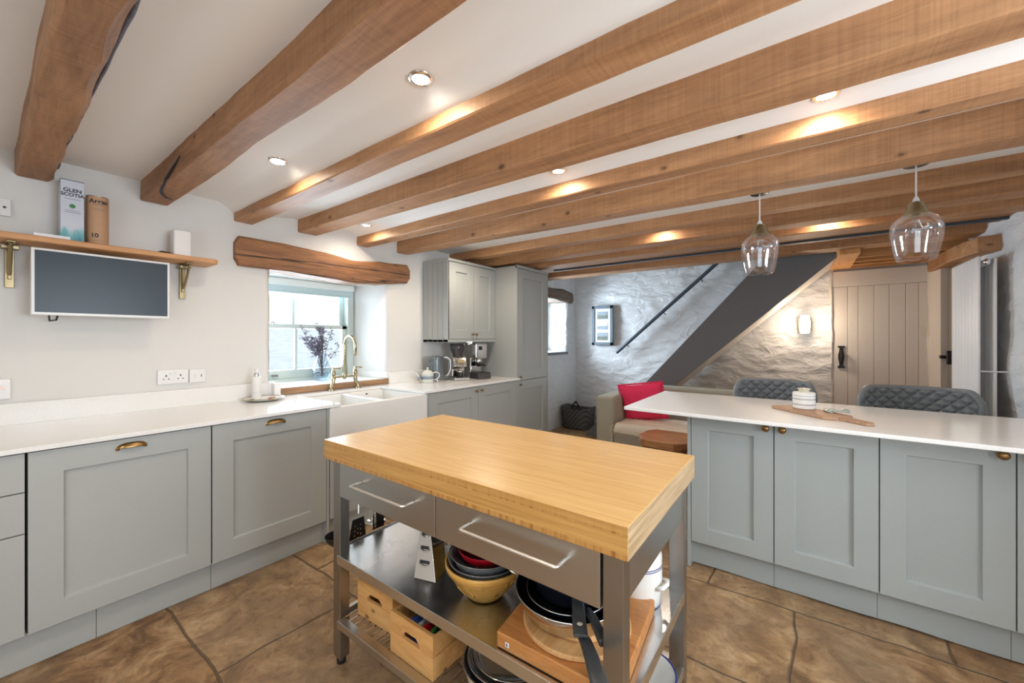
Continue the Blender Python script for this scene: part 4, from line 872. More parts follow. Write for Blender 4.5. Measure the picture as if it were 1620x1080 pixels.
MB().lathe([(.0001, 0), (.050, 0), (.0535, .004), (.0535, .086), (.050, .091), (.026, .093)], cj, 32).build('body', M['white_gloss'], JR, smooth=True)
MB().lathe([(.026, .091), (.024, .102), (.030, .106), (.030, .112), (.0001, .114)], cj, 28).build('stopper', M['cream_enamel'], JR, smooth=True)
st = MB()
for z in (.022, .026, .052, .056, .072): st.lathe([(.0539, z), (.0539, z+.0016)], cj, 32)
st.build('stripes', M['ink'], JR)
for i, (dx, dy, rz) in enumerate(((-.06, -.105, 20), (-.03, -.125, 55), (-.075, -.15, 80), (-.045, -.175, 10))):
    x, y = 2.765+dx, -.005+dy; m_ = Matrix.Rotation(R(rz), 3, 'Z'); vs = [tuple(Vector((x, y, .9375+.003*i)) + m_ @ Vector(p)) for p in ((-.045, 0, 0), (-.015, .018, .004), (.02, .014, .006), (.045, 0, .002), (.02, -.014, .006), (-.015, -.018, .004), (0, 0, .010))]
    t = MB().poly(vs, [(0, 1, 6), (1, 2, 6), (2, 3, 6), (3, 4, 6), (4, 5, 6), (5, 0, 6)]).build('glass_leaf', M['coaster'], smooth=True, solid=.003)
    tag(t, 'pale green leaf-shaped coaster lying loose on the serving board', 'coaster', 'leaf coasters piled on the serving board')

# ------------------------------------------------------------------ bar chairs
def chair(yc, w_, label):
    t = thing('bar_chair', label, 'chair', (3.42, yc, 0), 0, 'quilted grey chairs at the breakfast bar')
    H0, H1 = .70, 1.005
    def f(u, v):                                # curved, quilted back shell; u across, v up
        ang = (u-.5)*1.5; yy = yc + (w_/2)*math.sin(ang)/math.sin(.75)
        corner = max(0, abs(u-.5)*2-.80)/.20
        z = H0 + (H1-H0)*v*(1-.22*corner**2.0)
        q = min(abs(math.sin(math.pi*((u*w_)/.062 + (z)/.066))), abs(math.sin(math.pi*((u*w_)/.062 - (z)/.066))))
        x = 3.56 - .22*(1-math.cos(ang))/(1-math.cos(.75))*.55 - .016*q**.6 + .02*v
        return (x, yy, z)
    MB().grid(f, lin(0, 1, 170), lin(0, 1, 90)).build('backrest', M['leather'], t, smooth=True)
    MB().grid(lambda u, v: (lambda p: (p[0]+.045 if False else 3.56 - .22*(1-math.cos((u-.5)*1.5))/(1-math.cos(.75))*.55 + .035 + .02*v, p[1], p[2]))(f(u, v)), lin(0, 1, 40), lin(0, 1, 8)).build('backrest_shell', M['leather'], t, smooth=True)
    rim = [f(0, v) for v in lin(0, 1, 6)] + [f(u, 1) for u in lin(.02, .98, 40)] + [f(1, v) for v in lin(1, 0, 6)]
    MB().tube([(p[0]+.02, p[1], p[2]) for p in rim], .020, 12).build('piping', M['leather'], t, smooth=True)
    MB().prism([(3.25, yc-.2), (3.54, yc-.21), (3.56, yc), (3.54, yc+.21), (3.25, yc+.2), (3.20, yc)], 'Z', .60, .70).build('seat', M['leather'], t, bev=.03, seg=4)
    for sx, sy in ((-1, -1), (-1, 1), (1, -1), (1, 1)): MB().tube([(3.40+sx*.12, yc+sy*.15, .61), (3.40+sx*.19, yc+sy*.21, .0)], .012, 10).build('leg', M['black_iron'], t)
    return t
chair(.175, .475, 'quilted grey leather chair behind the striped jar'); chair(-.575, .53, 'quilted grey leather chair in front of the radiator')

# ------------------------------------------------------------------ sitting end
# framed photographs
PF = thing('picture_frame', 'slate grey frame holding three landscape photographs on the stone wall', 'picture', (5.68, 2.46, 1.23))
fy0, fy1, fz0, fz1 = 2.29, 2.63, 1.225, 1.825; fx = 5.655
MB().box(fx, fx+.03, fy0, fy0+.045, fz0, fz1).box(fx, fx+.03, fy1-.045, fy1, fz0, fz1).box(fx, fx+.03, fy0, fy1, fz0, fz0+.045).box(fx, fx+.03, fy0, fy1, fz1-.045, fz1).build('frame', M['grey_frame'], PF, bev=.003)
MB().box(fx+.012, fx+.02, fy0+.04, fy1-.04, fz0+.04, fz1-.04).build('mount', M['paper'], PF)
for i, mt in enumerate(('photo1', 'photo2', 'photo1')):
    z = 1.675-.16*i; ph = MB().box(fx+.008, fx+.0125, 2.375, 2.545, z-.052, z+.062).build('photograph', M[mt], PF)
    MB().box(fx+.0072, fx+.009, 2.375, 2.545, z+.005, z+.062).build('photo_sky', M['photo2' if i != 1 else 'paper'], ph)
# handrail
HR = thing('handrail', 'dark grey wooden handrail sloping up the whitewashed stone wall', 'handrail', (5.6, 1.6, 1.6))
p0, p1 = Vector((5.62, 2.215, 1.118)), Vector((5.62, .86, 2.31))
MB().tube([tuple(p0), tuple(p1)], .024, 14).build('rail', M['handrail'], HR, smooth=True)
for f in (.12, .5, .85):
    q = p0.lerp(p1, f); MB().tube([tuple(q+Vector((0, 0, -.02))), tuple(q+Vector((.03, 0, -.05))), tuple(q+Vector((.09, 0, -.05)))], .006, 8).build('bracket', M['handrail'], HR)
# staircase: stringer, soffit, treads
STR = thing('staircase', 'staircase with a dark grey string rising to the right behind the sofa', 'staircase', (5.3, 1.5, 0))
sl_ = (2.147-.765)/(1.592-.044)
def ytop(z): return 1.592 - (z-.765)/sl_
def strpts():
    top = lambda y: .765 + (1.592-y)*sl_
    bot = lambda y: .717 + (1.287-y)*((1.695-.717)/(1.287-.204))
    return [(2.35, top(2.35)), (1.6, top(1.6)), (-.06, 2.62), (-.50, 2.62), (-.50, bot(-.50)), (.204, 1.695), (1.287, .717), (2.08, .001), (2.42, .001)], top, bot
pts, topf, botf = strpts()
MB().prism(pts, 'X', 4.965, 5.0).build('string', M['dark_grey'], STR, bev=.002)
MB().poly([(5.0, 2.08, .004), (5.69, 2.08, .004), (5.69, -.50, botf(-.50)+.004), (5.0, -.50, botf(-.50)+.004), (5.0, 2.08, .03), (5.69, 2.08, .03), (5.69, -.50, botf(-.50)+.03), (5.0, -.50, botf(-.50)+.03)], [(0, 1, 2, 3), (4, 7, 6, 5), (0, 3, 7, 4), (1, 5, 6, 2), (0, 4, 5, 1), (2, 6, 7, 3)]).build('soffit', M['cream_paint'], STR)
y = 2.28; z = .19; k = 0
while z < 2.5 and k < 12:
    MB().box(5.0, 5.68, y-.24, y, z-.03, z).build('tread', M['dark_grey'], STR, bev=.003); MB().box(5.0, 5.68, y-.22, y-.205, z, z+.19).build('riser', M['cream_paint'], STR)
    y -= .19/sl_; z += .19; k += 1
structure(MB().grid(lambda x, z_: (x, -.35, z_), [5.0, 5.75], [2.1, 2.7]).build('wall_stair_end', M['plaster']))
# hall joists and trimmer
t = MB().poly([(4.72, -.270, 2.10), (5.75, -.245, 2.10), (5.75, -.42, 2.10), (4.72, -.42, 2.10), (4.72, -.27, 2.2), (5.75, -.245, 2.2), (5.75, -.42, 2.2), (4.72, -.42, 2.2)], [(0, 1, 2, 3), (4, 7, 6, 5), (0, 4, 5, 1), (1, 5, 6, 2), (2, 6, 7, 3), (3, 7, 4, 0)]).build('trimmer_beam', M['trimmer'], bev=.003); tag(t, 'light timber trimmer at the top right of the dark stair string', 'beam')
for i, (x, w_) in enumerate(((4.98, .045), (5.24, .05), (5.46, .05), (5.69, .05))):
    t = MB().box(x, x+w_, -1.22, -.42, 2.10, 2.18).build('hall_joist', M['joist'], bev=.003)
    tag(t, ['hall ceiling joist next to the big beams', 'second hall joist behind the right pendant', 'third hall joist, one before the wall above the plank door', 'dark hall joist right above the plank door'][i], 'joist', 'joists of the hall ceiling')
structure(MB().box(4.8, 5.8, -1.3, -.3, 2.24, 2.26).build('ceiling_hall', M['shaded_boards']))
# wall lamp
WL = thing('wall_lamp', 'lit white upright wall lamp under the stairs', 'wall lamp', (5.64, -.02, 1.38))
MB().box(5.64, 5.70, -.075, .040, 1.41, 1.56).build('back_plate', M['brass_light'], WL, bev=.004)
MB().lathe([(.0001, 1.385), (.038, 1.387), (.044, 1.40), (.044, 1.575), (.038, 1.590), (.0001, 1.592)], (5.60, -.018, 0), 28).build('shade', M['wall_lamp'], WL, smooth=True)
light('wall_lamp_bulb', 'POINT', (5.50, -.018, 1.49), 8, (1, .78, .58), soft=.06).parent = WL; bpy.data.objects['wall_lamp_bulb'].location = (-.14, .002, .11)
# doors
D1 = structure(MB().box(XR+.02, XR+.05, -1.06, -.24, .0, 2.07).build('door_1', M['cream_paint']))
pb = MB(); ys = [-.255, -.40, -.49, -.615, -.735, -.86, -.955, -1.05]
for a, b in zip(ys, ys[1:]): pb.box(XR+.005, XR+.03, b+.0012, a-.0012, .01, 1.90)
pb.build('door_boards', M['cream_paint'], D1, bev=.003)
MB().box(XR-.0, XR+.03, -1.06, -.245, 1.905, 2.075).build('door_head', M['cream_paint'], D1, bev=.004)
hd = MB(); prof = [(1.00, .030), (1.012, .032), (1.03, .016), (1.06, .018), (1.10, .026), (1.125, .027), (1.15, .026), (1.19, .017), (1.22, .015), (1.235, .031), (1.245, .029)]
hd.prism([(-.345-w_, z_) for z_, w_ in prof] + [(-.345+w_, z_) for z_, w_ in prof[::-1]], 'X', XR-.012, XR+.006)
hd.tube([(XR-.01, -.345, 1.05), (XR-.05, -.345, 1.075), (XR-.055, -.345, 1.125), (XR-.05, -.345, 1.175), (XR-.01, -.345, 1.2)], [.008, .010, .012, .010, .008], 10).build('door_handle', M['black_iron'], D1, bev=.002)
D2 = structure(MB().box(5.02, 5.41, -1.135, -1.115, .0, 1.99).build('door_2', M['cream_paint']))
pb = MB()
for i in range(4): pb.box(5.02+i*.097, 5.114+i*.097, -1.12, -1.10, .01, 1.98)
pb.build('door_boards', plain('taupe_door_paint', (.27, .235, .20), .6, var=.06), D2, bev=.002)
MB().box(5.20, 5.46, -1.10, -1.085, 1.145, 1.165).box(5.30, 5.33, -1.10, -1.07, 1.09, 1.215).box(5.24, 5.26, -1.10, -1.06, 1.11, 1.19).box(5.37, 5.44, -1.10, -1.045, 1.14, 1.17).build('door_latch', M['black_iron'], D2, bev=.002)
t = MB().box(5.635, 5.655, -.985, -.95, 1.35, 1.44).build('wall_switch', M['cream_paint'], bev=.003); tag(t, 'small cream switch at the right of the plank door', 'switch')
# radiator
RD = thing('radiator', 'tall white column radiator on the right wall beside the doorway', 'radiator', (4.45, -1.02, .1))
rb = MB()
for i in range(8): rb.box(4.152+i*.075, 4.152+i*.075+.068, -1.000, -.982, .14, 1.905)
rb.build('front_columns', M['white_plastic'], RD, bev=.008, seg=3)
rb = MB()
for i in range(8): rb.box(4.152+i*.075, 4.152+i*.075+.068, -1.075, -1.058, .14, 1.885)
rb.build('rear_columns', M['white_plastic'], RD, bev=.008, seg=3)
for z in (.17, 1.86): MB().tube([(4.16, -1.028, z), (4.75, -1.028, z)], .022, 16).build('header_pipe', M['white_plastic'], RD, smooth=True)
MB().lathe([(.0001, -.012), (.018, -.012), (.022, 0)], (4.158, -1.028, 1.86), 18, 'X').build('bleed_cap', M['chrome'], RD, smooth=True)
for z in (.5, 1.1): MB().tube([(4.155, -1.0, z), (4.155, -1.15, z)], .005, 8).build('bracket', M['white_plastic'], RD)

# basket
BK = thing('log_basket', 'black woven basket with a loop handle on the floor in the corner', 'basket', (5.35, 2.70, 0))
def basket():
    mb = MB()
    def f(u, v):
        a = 2*math.pi*u; k = 1.0+.14*v; rx, ry = .16*k, .20*k
        c, s_ = math.cos(a), math.sin(a); e = .55; x = rx*abs(c)**e*(1 if c >= 0 else -1); y_ = ry*abs(s_)**e*(1 if s_ >= 0 else -1)
        return (5.35+x, 2.70+y_, .008+.30*v+.02*v*math.cos(2*a)*-1)
    mb.grid(f, lin(0, 1, 49), lin(0, 1, 14)); mb.build('basket_body', M['wicker'], BK, smooth=True, solid=.014)
    MB().box(5.20, 5.50, 2.52, 2.88, .006, .02).build('basket_base', M['wicker'], BK)
    MB().tube([(5.20, 2.60, .27), (5.185, 2.61, .35), (5.185, 2.66, .42), (5.185, 2.71, .36), (5.20, 2.73, .27)], .011, 10).build('handle', M['black'], BK, smooth=True)
    MB().tube([(5.50, 2.78, .27), (5.51, 2.79, .31), (5.51, 2.83, .34), (5.51, 2.87, .31), (5.50, 2.88, .27)], .011, 10).build('handle', M['black'], BK, smooth=True)
basket()
# sofa
SF = thing('sofa', 'taupe sofa standing below the stairs', 'sofa', (4.4, .9, 0))
MB().box(3.97, 4.85, 1.60, 1.80, .04, .715).build('arm', M['sofa'], SF, bev=.035, seg=4); MB().box(3.97, 4.85, -.35, -.10, .04, .715).build('arm', M['sofa'], SF, bev=.035, seg=4)
MB().box(4.62, 4.86, -.10, 1.54, .04, .78).build('backrest', M['sofa'], SF, bev=.045, seg=4)
MB().box(3.99, 4.65, -.10, 1.54, .04, .28).build('base', M['sofa'], SF, bev=.02)
for a, b in ((.735, 1.595), (-.095, .725)): MB().box(3.95, 4.63, a, b, .28, .41).build('seat_cushion', M['sofa'], SF, bev=.045, seg=4)
TH = thing('throw_blanket', 'cream and oatmeal wool throw spread over the sofa seat', 'blanket', (4.2, 1.1, .4))
def throw(v0, v1):
    def f(u, v):                                # v along x: over the front edge then back across the seat
        y = .62 + .96*u + .01*fn(u*3, v*3, 0, 2)
        s_ = v*.98
        if s_ < .33: x, z = 3.932 + .006*fn(y, s_, 2, 7), .045+s_
        elif s_ < .45: a = (s_-.33)/.12*1.57; x, z = 3.932+.07*(1-math.cos(a)), .45-.075+.062*math.sin(a)
        else: x, z = 4.002+(s_-.45), .437+.010*fn(y, s_, 1, 6)
        return (x, y, z)
    return MB().grid(f, lin(0, 1, 40), lin(v0, v1, 30))
throw(.31, 1.0).build('throw_body', M['throw'], TH, smooth=True, solid=.008); throw(0, .32).build('throw_band', M['throw_grey'], TH, smooth=True, solid=.008)
fr = MB(); rnd = random.Random(5)
for i in range(26):
    z = .14+i*.012; y = 1.585; fr.tube([(3.93, y, z), (3.925, y+.018+rnd.uniform(0, .01), z-.012), (3.925, y+.022, z-.04)], .0022, 4)
fr.build('fringe', M['throw'], TH)
PC = thing('cushion', 'raspberry pink cushion leaning in the sofa corner', 'cushion', (4.36, 1.36, .62))
def cushion():
    m_ = Matrix.Rotation(R(14), 3, 'Z') @ Matrix.Rotation(R(-14), 3, 'Y') @ Matrix.Rotation(R(-8), 3, 'X'); mb = MB()
    for sgn in (-1, 1):
        def f(u, v):
            a, b = u*2-1, v*2-1; th = .085*(max(0, (1-a*a)*(1-b*b)))**.42; pin = 1-.07*(1-abs(a)**2)*abs(b)**3 ; pin2 = 1-.07*(1-abs(b)**2)*abs(a)**3
            return tuple(Vector((4.30, 1.40, .645)) + m_ @ Vector((sgn*th + .006*fn(a, b, 0, 3), a*.225*pin2*1, b*.205*pin)))
        mb.grid(f, lin(0, 1, 25), lin(0, 1, 25))
    mb.build('cover', M['pink'], PC, smooth=True, weld=True)
    fl_ = MB()
    for k in range(4):
        c_ = [(-1, -1), (1, -1), (1, 1), (-1, 1)][k]; d_ = [(-1, -1), (1, -1), (1, 1), (-1, 1)][(k+1) % 4]
        def f(u, v):
            a = c_[0]+(d_[0]-c_[0])*u; b = c_[1]+(d_[1]-c_[1])*u; kx = 1+.08*v
            return tuple(Vector((4.30, 1.40, .645)) + m_ @ Vector((.006*fn(a*3, b*3, v, 3), a*.220*kx*.99, b*.200*kx*.99)))
        fl_.grid(f, lin(0, 1, 16), [0, 1])
    fl_.build('flange', M['pink'], PC, smooth=True, solid=.004)
cushion()
# wooden side table
ST = thing('side_table', 'low chunky reddish-brown wooden table in front of the sofa', 'side table', (3.67, 1.02, 0))
MB().prism([(3.43, .86), (3.52, .77), (3.84, .77), (3.91, .88), (3.90, 1.14), (3.80, 1.20), (3.60, 1.21), (3.46, 1.14)], 'Z', .385, .455).build('top', M['chest'], ST, bev=.012, seg=3)
for x, y in ((3.50, .85), (3.82, .85), (3.82, 1.12), (3.54, 1.12)): MB().box(x-.025, x+.025, y-.025, y+.025, 0, .385).build('leg', M['chest'], ST, bev=.004)

# ------------------------------------------------------------------ kitchen trolley
CT = thing('kitchen_trolley', 'steel kitchen trolley with a thick bamboo top', 'kitchen trolley', (1.18, .94, 0))
cx0, cx1, cy0, cy1 = .848, 1.508, .308, 1.582
tp = MB().box(cx0, cx1, cy0, cy1, .838, .916).build('worktop', [M['bamboo'], M['bamboo_edge'], M['bamboo_end']], CT, bev=.0025)
for p in tp.data.polygons: p.material_index = 0 if abs(p.normal.z) > .5 else (1 if abs(p.normal.x) > .5 else 2)
LX0, LX1, LY0, LY1 = .873, 1.482, .328, 1.555
for xa in (LX0, LX1-.042):
    for ya in (LY0, LY1-.05):
        lg = MB().box(xa, xa+.042, ya, ya+.05, .03, .838).build('leg', M['steel_leg'], CT, bev=.002)
        MB().lathe([(.0001, 0.002), (.018, .002), (.018, .018), (.010, .022), (.010, .034)], (xa+.021, ya+.025, 0), 18).build('foot', M['black'], lg, smooth=True)
for ya, yb in ((LY0+.004, LY0+.008), (LY1-.008, LY1-.004)): MB().box(LX0+.042, LX1-.042, ya, yb, .712, .838).build('end_apron', M['steel'], CT)
MB().box(LX1-.01, LX1-.006, LY0+.05, LY1-.05, .695, .838).build('back_apron', M['steel'], CT)
for a, b, h0, h1 in ((.9475, LY1-.052, 1.053, 1.359), (LY0+.056, .9445, .476, .797)):
    d = MB().box(LX0-.002, LX0+.02, a, b, .692, .834).build('drawer_front', M['steel'], CT, bev=.002)
    MB().tube([(LX0, h1, .780), (LX0-.040, h1, .780), (LX0-.046, h1-.003, .780), (LX0-.048, h1-.010, .780), (LX0-.048, h0+.010, .780), (LX0-.046, h0+.003, .780), (LX0-.040, h0, .780), (LX0, h0, .780)], .0050, 12).build('handle', M['handle_satin'], d, smooth=True)
    MB().box(LX0+.02, LX1-.05, a-.002, b+.002, .70, .83).build('drawer_box', M['gap'], d)
# middle shelf: folded steel tray
ts = MB().prism([(.862, LY0+.052), (.9155, LY0+.052), (.9155, LY0), (LX1-.042, LY0), (LX1-.042, LY0+.052), (LX1, LY0+.052), (LX1, LY1-.052), (LX1-.042, LY1-.052), (LX1-.042, LY1), (.9155, LY1), (.9155, LY1-.052), (.862, LY1-.052)], 'Z', .453, .4565).box(.858, .8625, LY0+.052, LY1-.052, .427, .463).box(LX1-.003, LX1+.001, LY0+.052, LY1-.052, .427, .463)
ts.box(.915, LX1-.045, LY0-.003, LY0+.001, .427, .463).box(.915, LX1-.045, LY1-.001, LY1+.003, .427, .463)
ts.build('shelf', M['steel_top'], CT, bev=.0015)
# lower rod shelf
ls = MB().box(.858, .890, LY0+.052, LY1-.052, .170, .200).box(LX1-.03, LX1, LY0+.052, LY1-.052, .17, .2).box(.9, 1.45, LY0, LY0+.02, .17, .2).box(.9, 1.45, LY1-.02, LY1, .17, .2).build('lower_shelf_frame', M['steel'], CT, bev=.002)
y = LY0+.05; 
for i in range(33):
    MB().tube([(.885, y, .192), (LX1-.028, y, .192)], .003, 6).build('shelf_rod', M['steel_pol'], ls); y += (LY1-LY0-.1)/32
# end rail with hanging utensils
rl = MB().tube([(.93, LY1, .775), (.93, LY1+.045, .775), (1.42, LY1+.045, .775), (1.42, LY1, .775)], .006, 10).build('end_rail', M['steel_pol'], CT)
def utensil(name, label, x, headf, zt=.775, hm='steel_pol', z1=.545):
    yb = LY1+.045; t = thing(name, label, 'kitchen utensil', (x, yb, .5), 0)
    MB().tube([(x, yb-.009, .778), (x, yb-.004, .787), (x, yb+.006, .785), (x, yb+.009, .77), (x, yb+.006, .70), (x, yb+.008, z1)], .0060, 8).build('handle', M[hm], t)
    headf(t, x, yb+.008); return t
def turner(t, x, y):
    mb = MB(); n = 7
    # trapezoid blade with punched holes: built as a lattice
    us, vs = lin(0, 1, 16), lin(0, 1, 22)
    def P(u, v, dy): w_ = .028+.022*v; return (x+(u-.5)*2*w_, y+dy+.01*v, .522-.15*v)
    for dy in (-.0012, .0012):
        V = [[mb._v(P(u, v, dy)) for v in vs] for u in us]
        for i in range(15):
            for j in range(21):
                if 3 < j < 19 and 1 < i < 13 and i % 3 == 1 and j % 3 == (i//3) % 2: continue
                mb.bm.faces.new((V[i][j], V[i+1][j], V[i+1][j+1], V[i][j+1]))
    mb.build('blade', M['black'], t)
def ladle(t, x, y):
    MB().lathe([(.0001, -.045), (.025, -.040), (.045, -.018), (.050, 0), (.048, 0), (.043, -.017), (.024, -.036), (.0001, -.041)], (x-.035, y+.0, .487), 28, 'Z').build('bowl', M['black'], t, smooth=True)
def skimmer(t, x, y):
    mb = MB(); nR, nA = 9, 36
    for dy in (0, .0015):
        V = [[mb._v((x+.045*(i/nR)*math.cos(2*math.pi*k/nA)+.018, y+.02+.045*(i/nR)*math.sin(2*math.pi*k/nA), .452+.012*(i/nR)**2+dy)) for k in range(nA)] for i in range(nR+1)]
        for i in range(nR):
            for k in range(nA):
                if 1 <= i < 8 and i % 2 == 1 and k % 3 == 0: continue
                mb.bm.faces.new((V[i][k], V[i+1][k], V[i+1][(k+1) % nA], V[i][(k+1) % nA]))
    mb.build('perforated_disc', M['steel_pol'], t, smooth=True)
def spat(t, x, y): MB().prism([(x-.012, .56), (x+.012, .56), (x+.030, .50), (x+.030, .44), (x-.030, .44), (x-.030, .50)], 'Y', y-.0015, y+.0015).build('blade', M['black'], t)
utensil('ladle', 'black ladle hanging at the trolley end, half hidden by the left leg', .955, ladle, hm='black')
utensil('slotted_turner', 'black slotted turner with holes hanging at the trolley end', 1.02, turner)
utensil('spatula', 'plain dark spatula hanging behind the turner at the trolley end', 1.125, spat)
utensil('skimmer', 'round steel perforated skimmer hanging low at the trolley end', 1.105, skimmer, z1=.450)

# ---- on the middle shelf
ZS = .4570
GT = thing('box_grater', 'steel box grater standing on the trolley shelf', 'grater', (1.005, 1.115, ZS), 0)
def grater():
    q = [(.948, 1.142), (.974, 1.056), (1.050, 1.083), (1.024, 1.169)]; tq = [(1.030, 1.189), (1.044, 1.172), (1.076, 1.119), (1.062, 1.136)]; H_ = .21; c = ((q[0][0]+q[2][0])/2, (q[0][1]+q[2][1])/2); tc = ((tq[0][0]+tq[2][0])/2, (tq[0][1]+tq[2][1])/2)
    mb = MB(); b = [mb._v((x, y, ZS+.001)) for x, y in q]; t_ = [mb._v((x, y, ZS+H_)) for x, y in tq]
    for i in range(4): mb.bm.faces.new((b[i], b[(i+1) % 4], t_[(i+1) % 4], t_[i]))
    mb.bm.faces.new(t_); body = mb.build('body', M['steel_pol'], GT, bev=.002)
    def fp(i, u, v, out=.001):                 # point on face i
        a, b_ = Vector((*q[i], ZS)), Vector((*q[(i+1) % 4], ZS)); ta = Vector((*tq[i], ZS+H_)); tb_ = Vector((*tq[(i+1) % 4], ZS+H_))
        p = (a*(1-u)+b_*u)*(1-v)+(ta*(1-u)+tb_*u)*v; n_ = (b_-a).cross(ta-a).normalized(); m_ = p-Vector((c[0]+(tc[0]-c[0])*v, c[1]+(tc[1]-c[1])*v, p.z))
        if n_.dot(m_) < 0: n_ = -n_
        return p+n_*out
    for v in (.22, .42, .62, .8):
        w_ = .30; MB().tube([tuple(fp(0, u, v-.03*math.sin((u-.2)/.6*3.14), .004)) for u in lin(.2, .8, 9)], .0032, 6).build('slicing_blade', M['steel_pol'], body)
        MB().grid(lambda u, vv: tuple(fp(0, u, v+vv, .0012)), lin(.22, .78, 8), [0, .045]).build('blade_slot', M['black'], body)
    dots = MB(); 
    for i in range(6):
        for j in range(18):
            u = .14+.72*i/5 + (.06 if j % 2 else -.0); p = fp(1, min(.9, u), .08+.84*j/17, .0015); dots.lathe([(.0001, .0028), (.0028, 0), (.0001, -.0028)], tuple(p), 6)
    dots.build('rasp_holes', M['black'], body)
    MB().tube([tuple(Vector((tc[0]+.014*math.cos(a), tc[1]-.014*math.cos(a), ZS+H_-.002+.02*math.sin(a)))) for a in lin(0, math.pi, 10)], .005, 8).build('handle', M['steel_pol'], GT)
grater()
# mixing bowl
bx, by = 1.037, .877
BW = thing('mixing_bowl', 'cane-coloured stoneware mixing bowl with a moulded pattern', 'mixing bowl', (bx, by, ZS))
def bowlf():
    prof = [(.0001, .0), (.055, .0), (.062, .006), (.085, .030), (.112, .070), (.124, .095), (.132, .098), (.136, .112), (.1365, .122), (.130, .122), (.126, .105), (.108, .070), (.080, .032), (.055, .014), (.0001, .012)]
    MB().lathe(prof, (bx, by, ZS+.0005), 56).build('bowl_body', M['stoneware'], BW, smooth=True)
    rl_ = MB()
    def P(a, h): # on the outer wall
        r = .062+(h-.006)/(.095-.006)*(.124-.062)+.0065*math.sin((h-.006)/.089*3.14) ; return (bx+(r+.0005)*math.cos(a), by+(r+.0005)*math.sin(a), ZS+h)
    for k in range(9):
        a0 = 2*math.pi*k/9; w_ = .26
        rl_.tube([P(a0-w_, .088), P(a0-w_*.85, .028)], .0016, 6); rl_.tube([P(a0+w_, .088), P(a0+w_*.85, .028)], .0016, 6); rl_.tube([P(a0-w_*.7, .086), P(a0-w_*.1, .04), P(a0+w_*.1, .06), P(a0+w_*.65, .032)], .0016, 6); rl_.tube([P(a0-w_, .088), P(a0, .0905), P(a0+w_, .088)], .0016, 6)
    rl_.build('relief_pattern', M['stoneware'], BW, smooth=True)
bowlf()
def colander(z, r, h, label, handle):
    t = thing('colander', label, 'colander', (bx, by, z-h), 0, 'steel colanders nested in the mixing bowl')
    MB().lathe([(.0001, -h), (r*.5, -h+.002), (r*.82, -h*.55), (r*.95, -.008), (r, -.002), (r+.005, 0), (r+.004, -.003), (r*.93, -.012), (r*.80, -h*.56), (r*.48, -h+.006), (.0001, -h+.004)], (bx, by, z), 48).build('bowl', M['colander'], t, smooth=True)
    hs = MB()
    for k in range(26):
        a = 2*math.pi*k/26
        for q, zz in ((.905, -h*.30), (.965*.93, -.018)): p = Vector((bx+r*q*math.cos(a)*1.003, by+r*q*math.sin(a)*1.003, z+zz)); hs.lathe([(.0001, .0015), (.0022, 0), (.0001, -.0015)], tuple(p), 6)
    hs.build('holes', M['black'], t)
    if handle:
        for s in (1, -1): MB().tube([(bx-.034, by+s*(r-.004), z-.003), (bx-.036, by+s*(r+.022), z-.012), (bx-.020, by+s*(r+.048), z-.028), (bx+.014, by+s*(r+.048), z-.028), (bx+.030, by+s*(r+.022), z-.012), (bx+.028, by+s*(r-.004), z-.003)], .0048, 10).build('handle', M['steel_pol'], t, smooth=True)
    return t
colander(ZS+.131, .121, .095, 'lower steel colander, nested directly in the stoneware bowl', False)
colander(ZS+.153, .117, .09, 'upper steel colander with a loop handle, holding the red sieve', True)
RS = thing('red_strainer', 'red plastic strainer bowl lying in the top colander', 'strainer', (bx, by, ZS+.09))
MB().lathe([(.0001, -.055), (.05, -.050), (.085, -.02), (.096, .004), (.092, .006), (.080, -.017), (.048, -.045), (.0001, -.050)], (bx+.004, by, ZS+.158), 40).build('bowl', M['red'], RS, smooth=True)
MB().box(bx-.02, bx+.02, by-.125, by-.09, ZS+.158, ZS+.163).build('handle', M['red'], RS, bev=.003)
# chopping board
CB = thing('chopping_board', 'thick end-grain oak chopping board under the pans', 'chopping board', (1.07, .52, ZS), 0)
def cboard():
    a = Vector((.868, .688)); b = Vector((.982, .735)); 
    u = Vector((.42, -.30)).normalized()        # long side direction
    v = Vector((-.70, -.72)).normalized()
    pts = [(.872, .690), (.985, .742), (1.282, .405), (.99, .345), (.885, .53)]
    pts = [(.876, .700), (1.012, .742), (1.270, .375), (1.120, .335), (.955, .335), (.878, .52)]
    pts = [(.875, .698), (1.255, .745), (1.278, .378), (.885, .345)]
    MB().prism(pts, 'Z', ZS+.001, ZS+.045).build('board', M['board'], CB, bev=.004)
    MB().box(.8738, .8765, .655, .667, ZS+.016, ZS+.028).build('maker_mark', M['paper'], CB)
    text_mesh('lettering', 'R', .009, M['ink'], CB, Matrix.Translation((.8735, .661, ZS+.019)) @ Matrix.Rotation(R(-90), 4, 'Z') @ rotY)
cboard()
RB = MB().lathe([(.0001, 0), (.150, 0), (.155, .003), (.155, .013), (.151, .016), (.0001, .016)], (1.045, .535, ZS+.0465), 56).build('round_board', M['board2'], bev=.001); tag(RB, 'thin round beech board lying on the chopping board', 'board')
TR = MB().lathe([(.0001, 0), (.112, 0), (.116, .004), (.116, .018), (.112, .022), (.0001, .022)], (1.055, .53, ZS+.063), 48).build('trivet', M['board2'], bev=.001); tag(TR, 'small round wooden trivet between the round board and the pans', 'trivet')
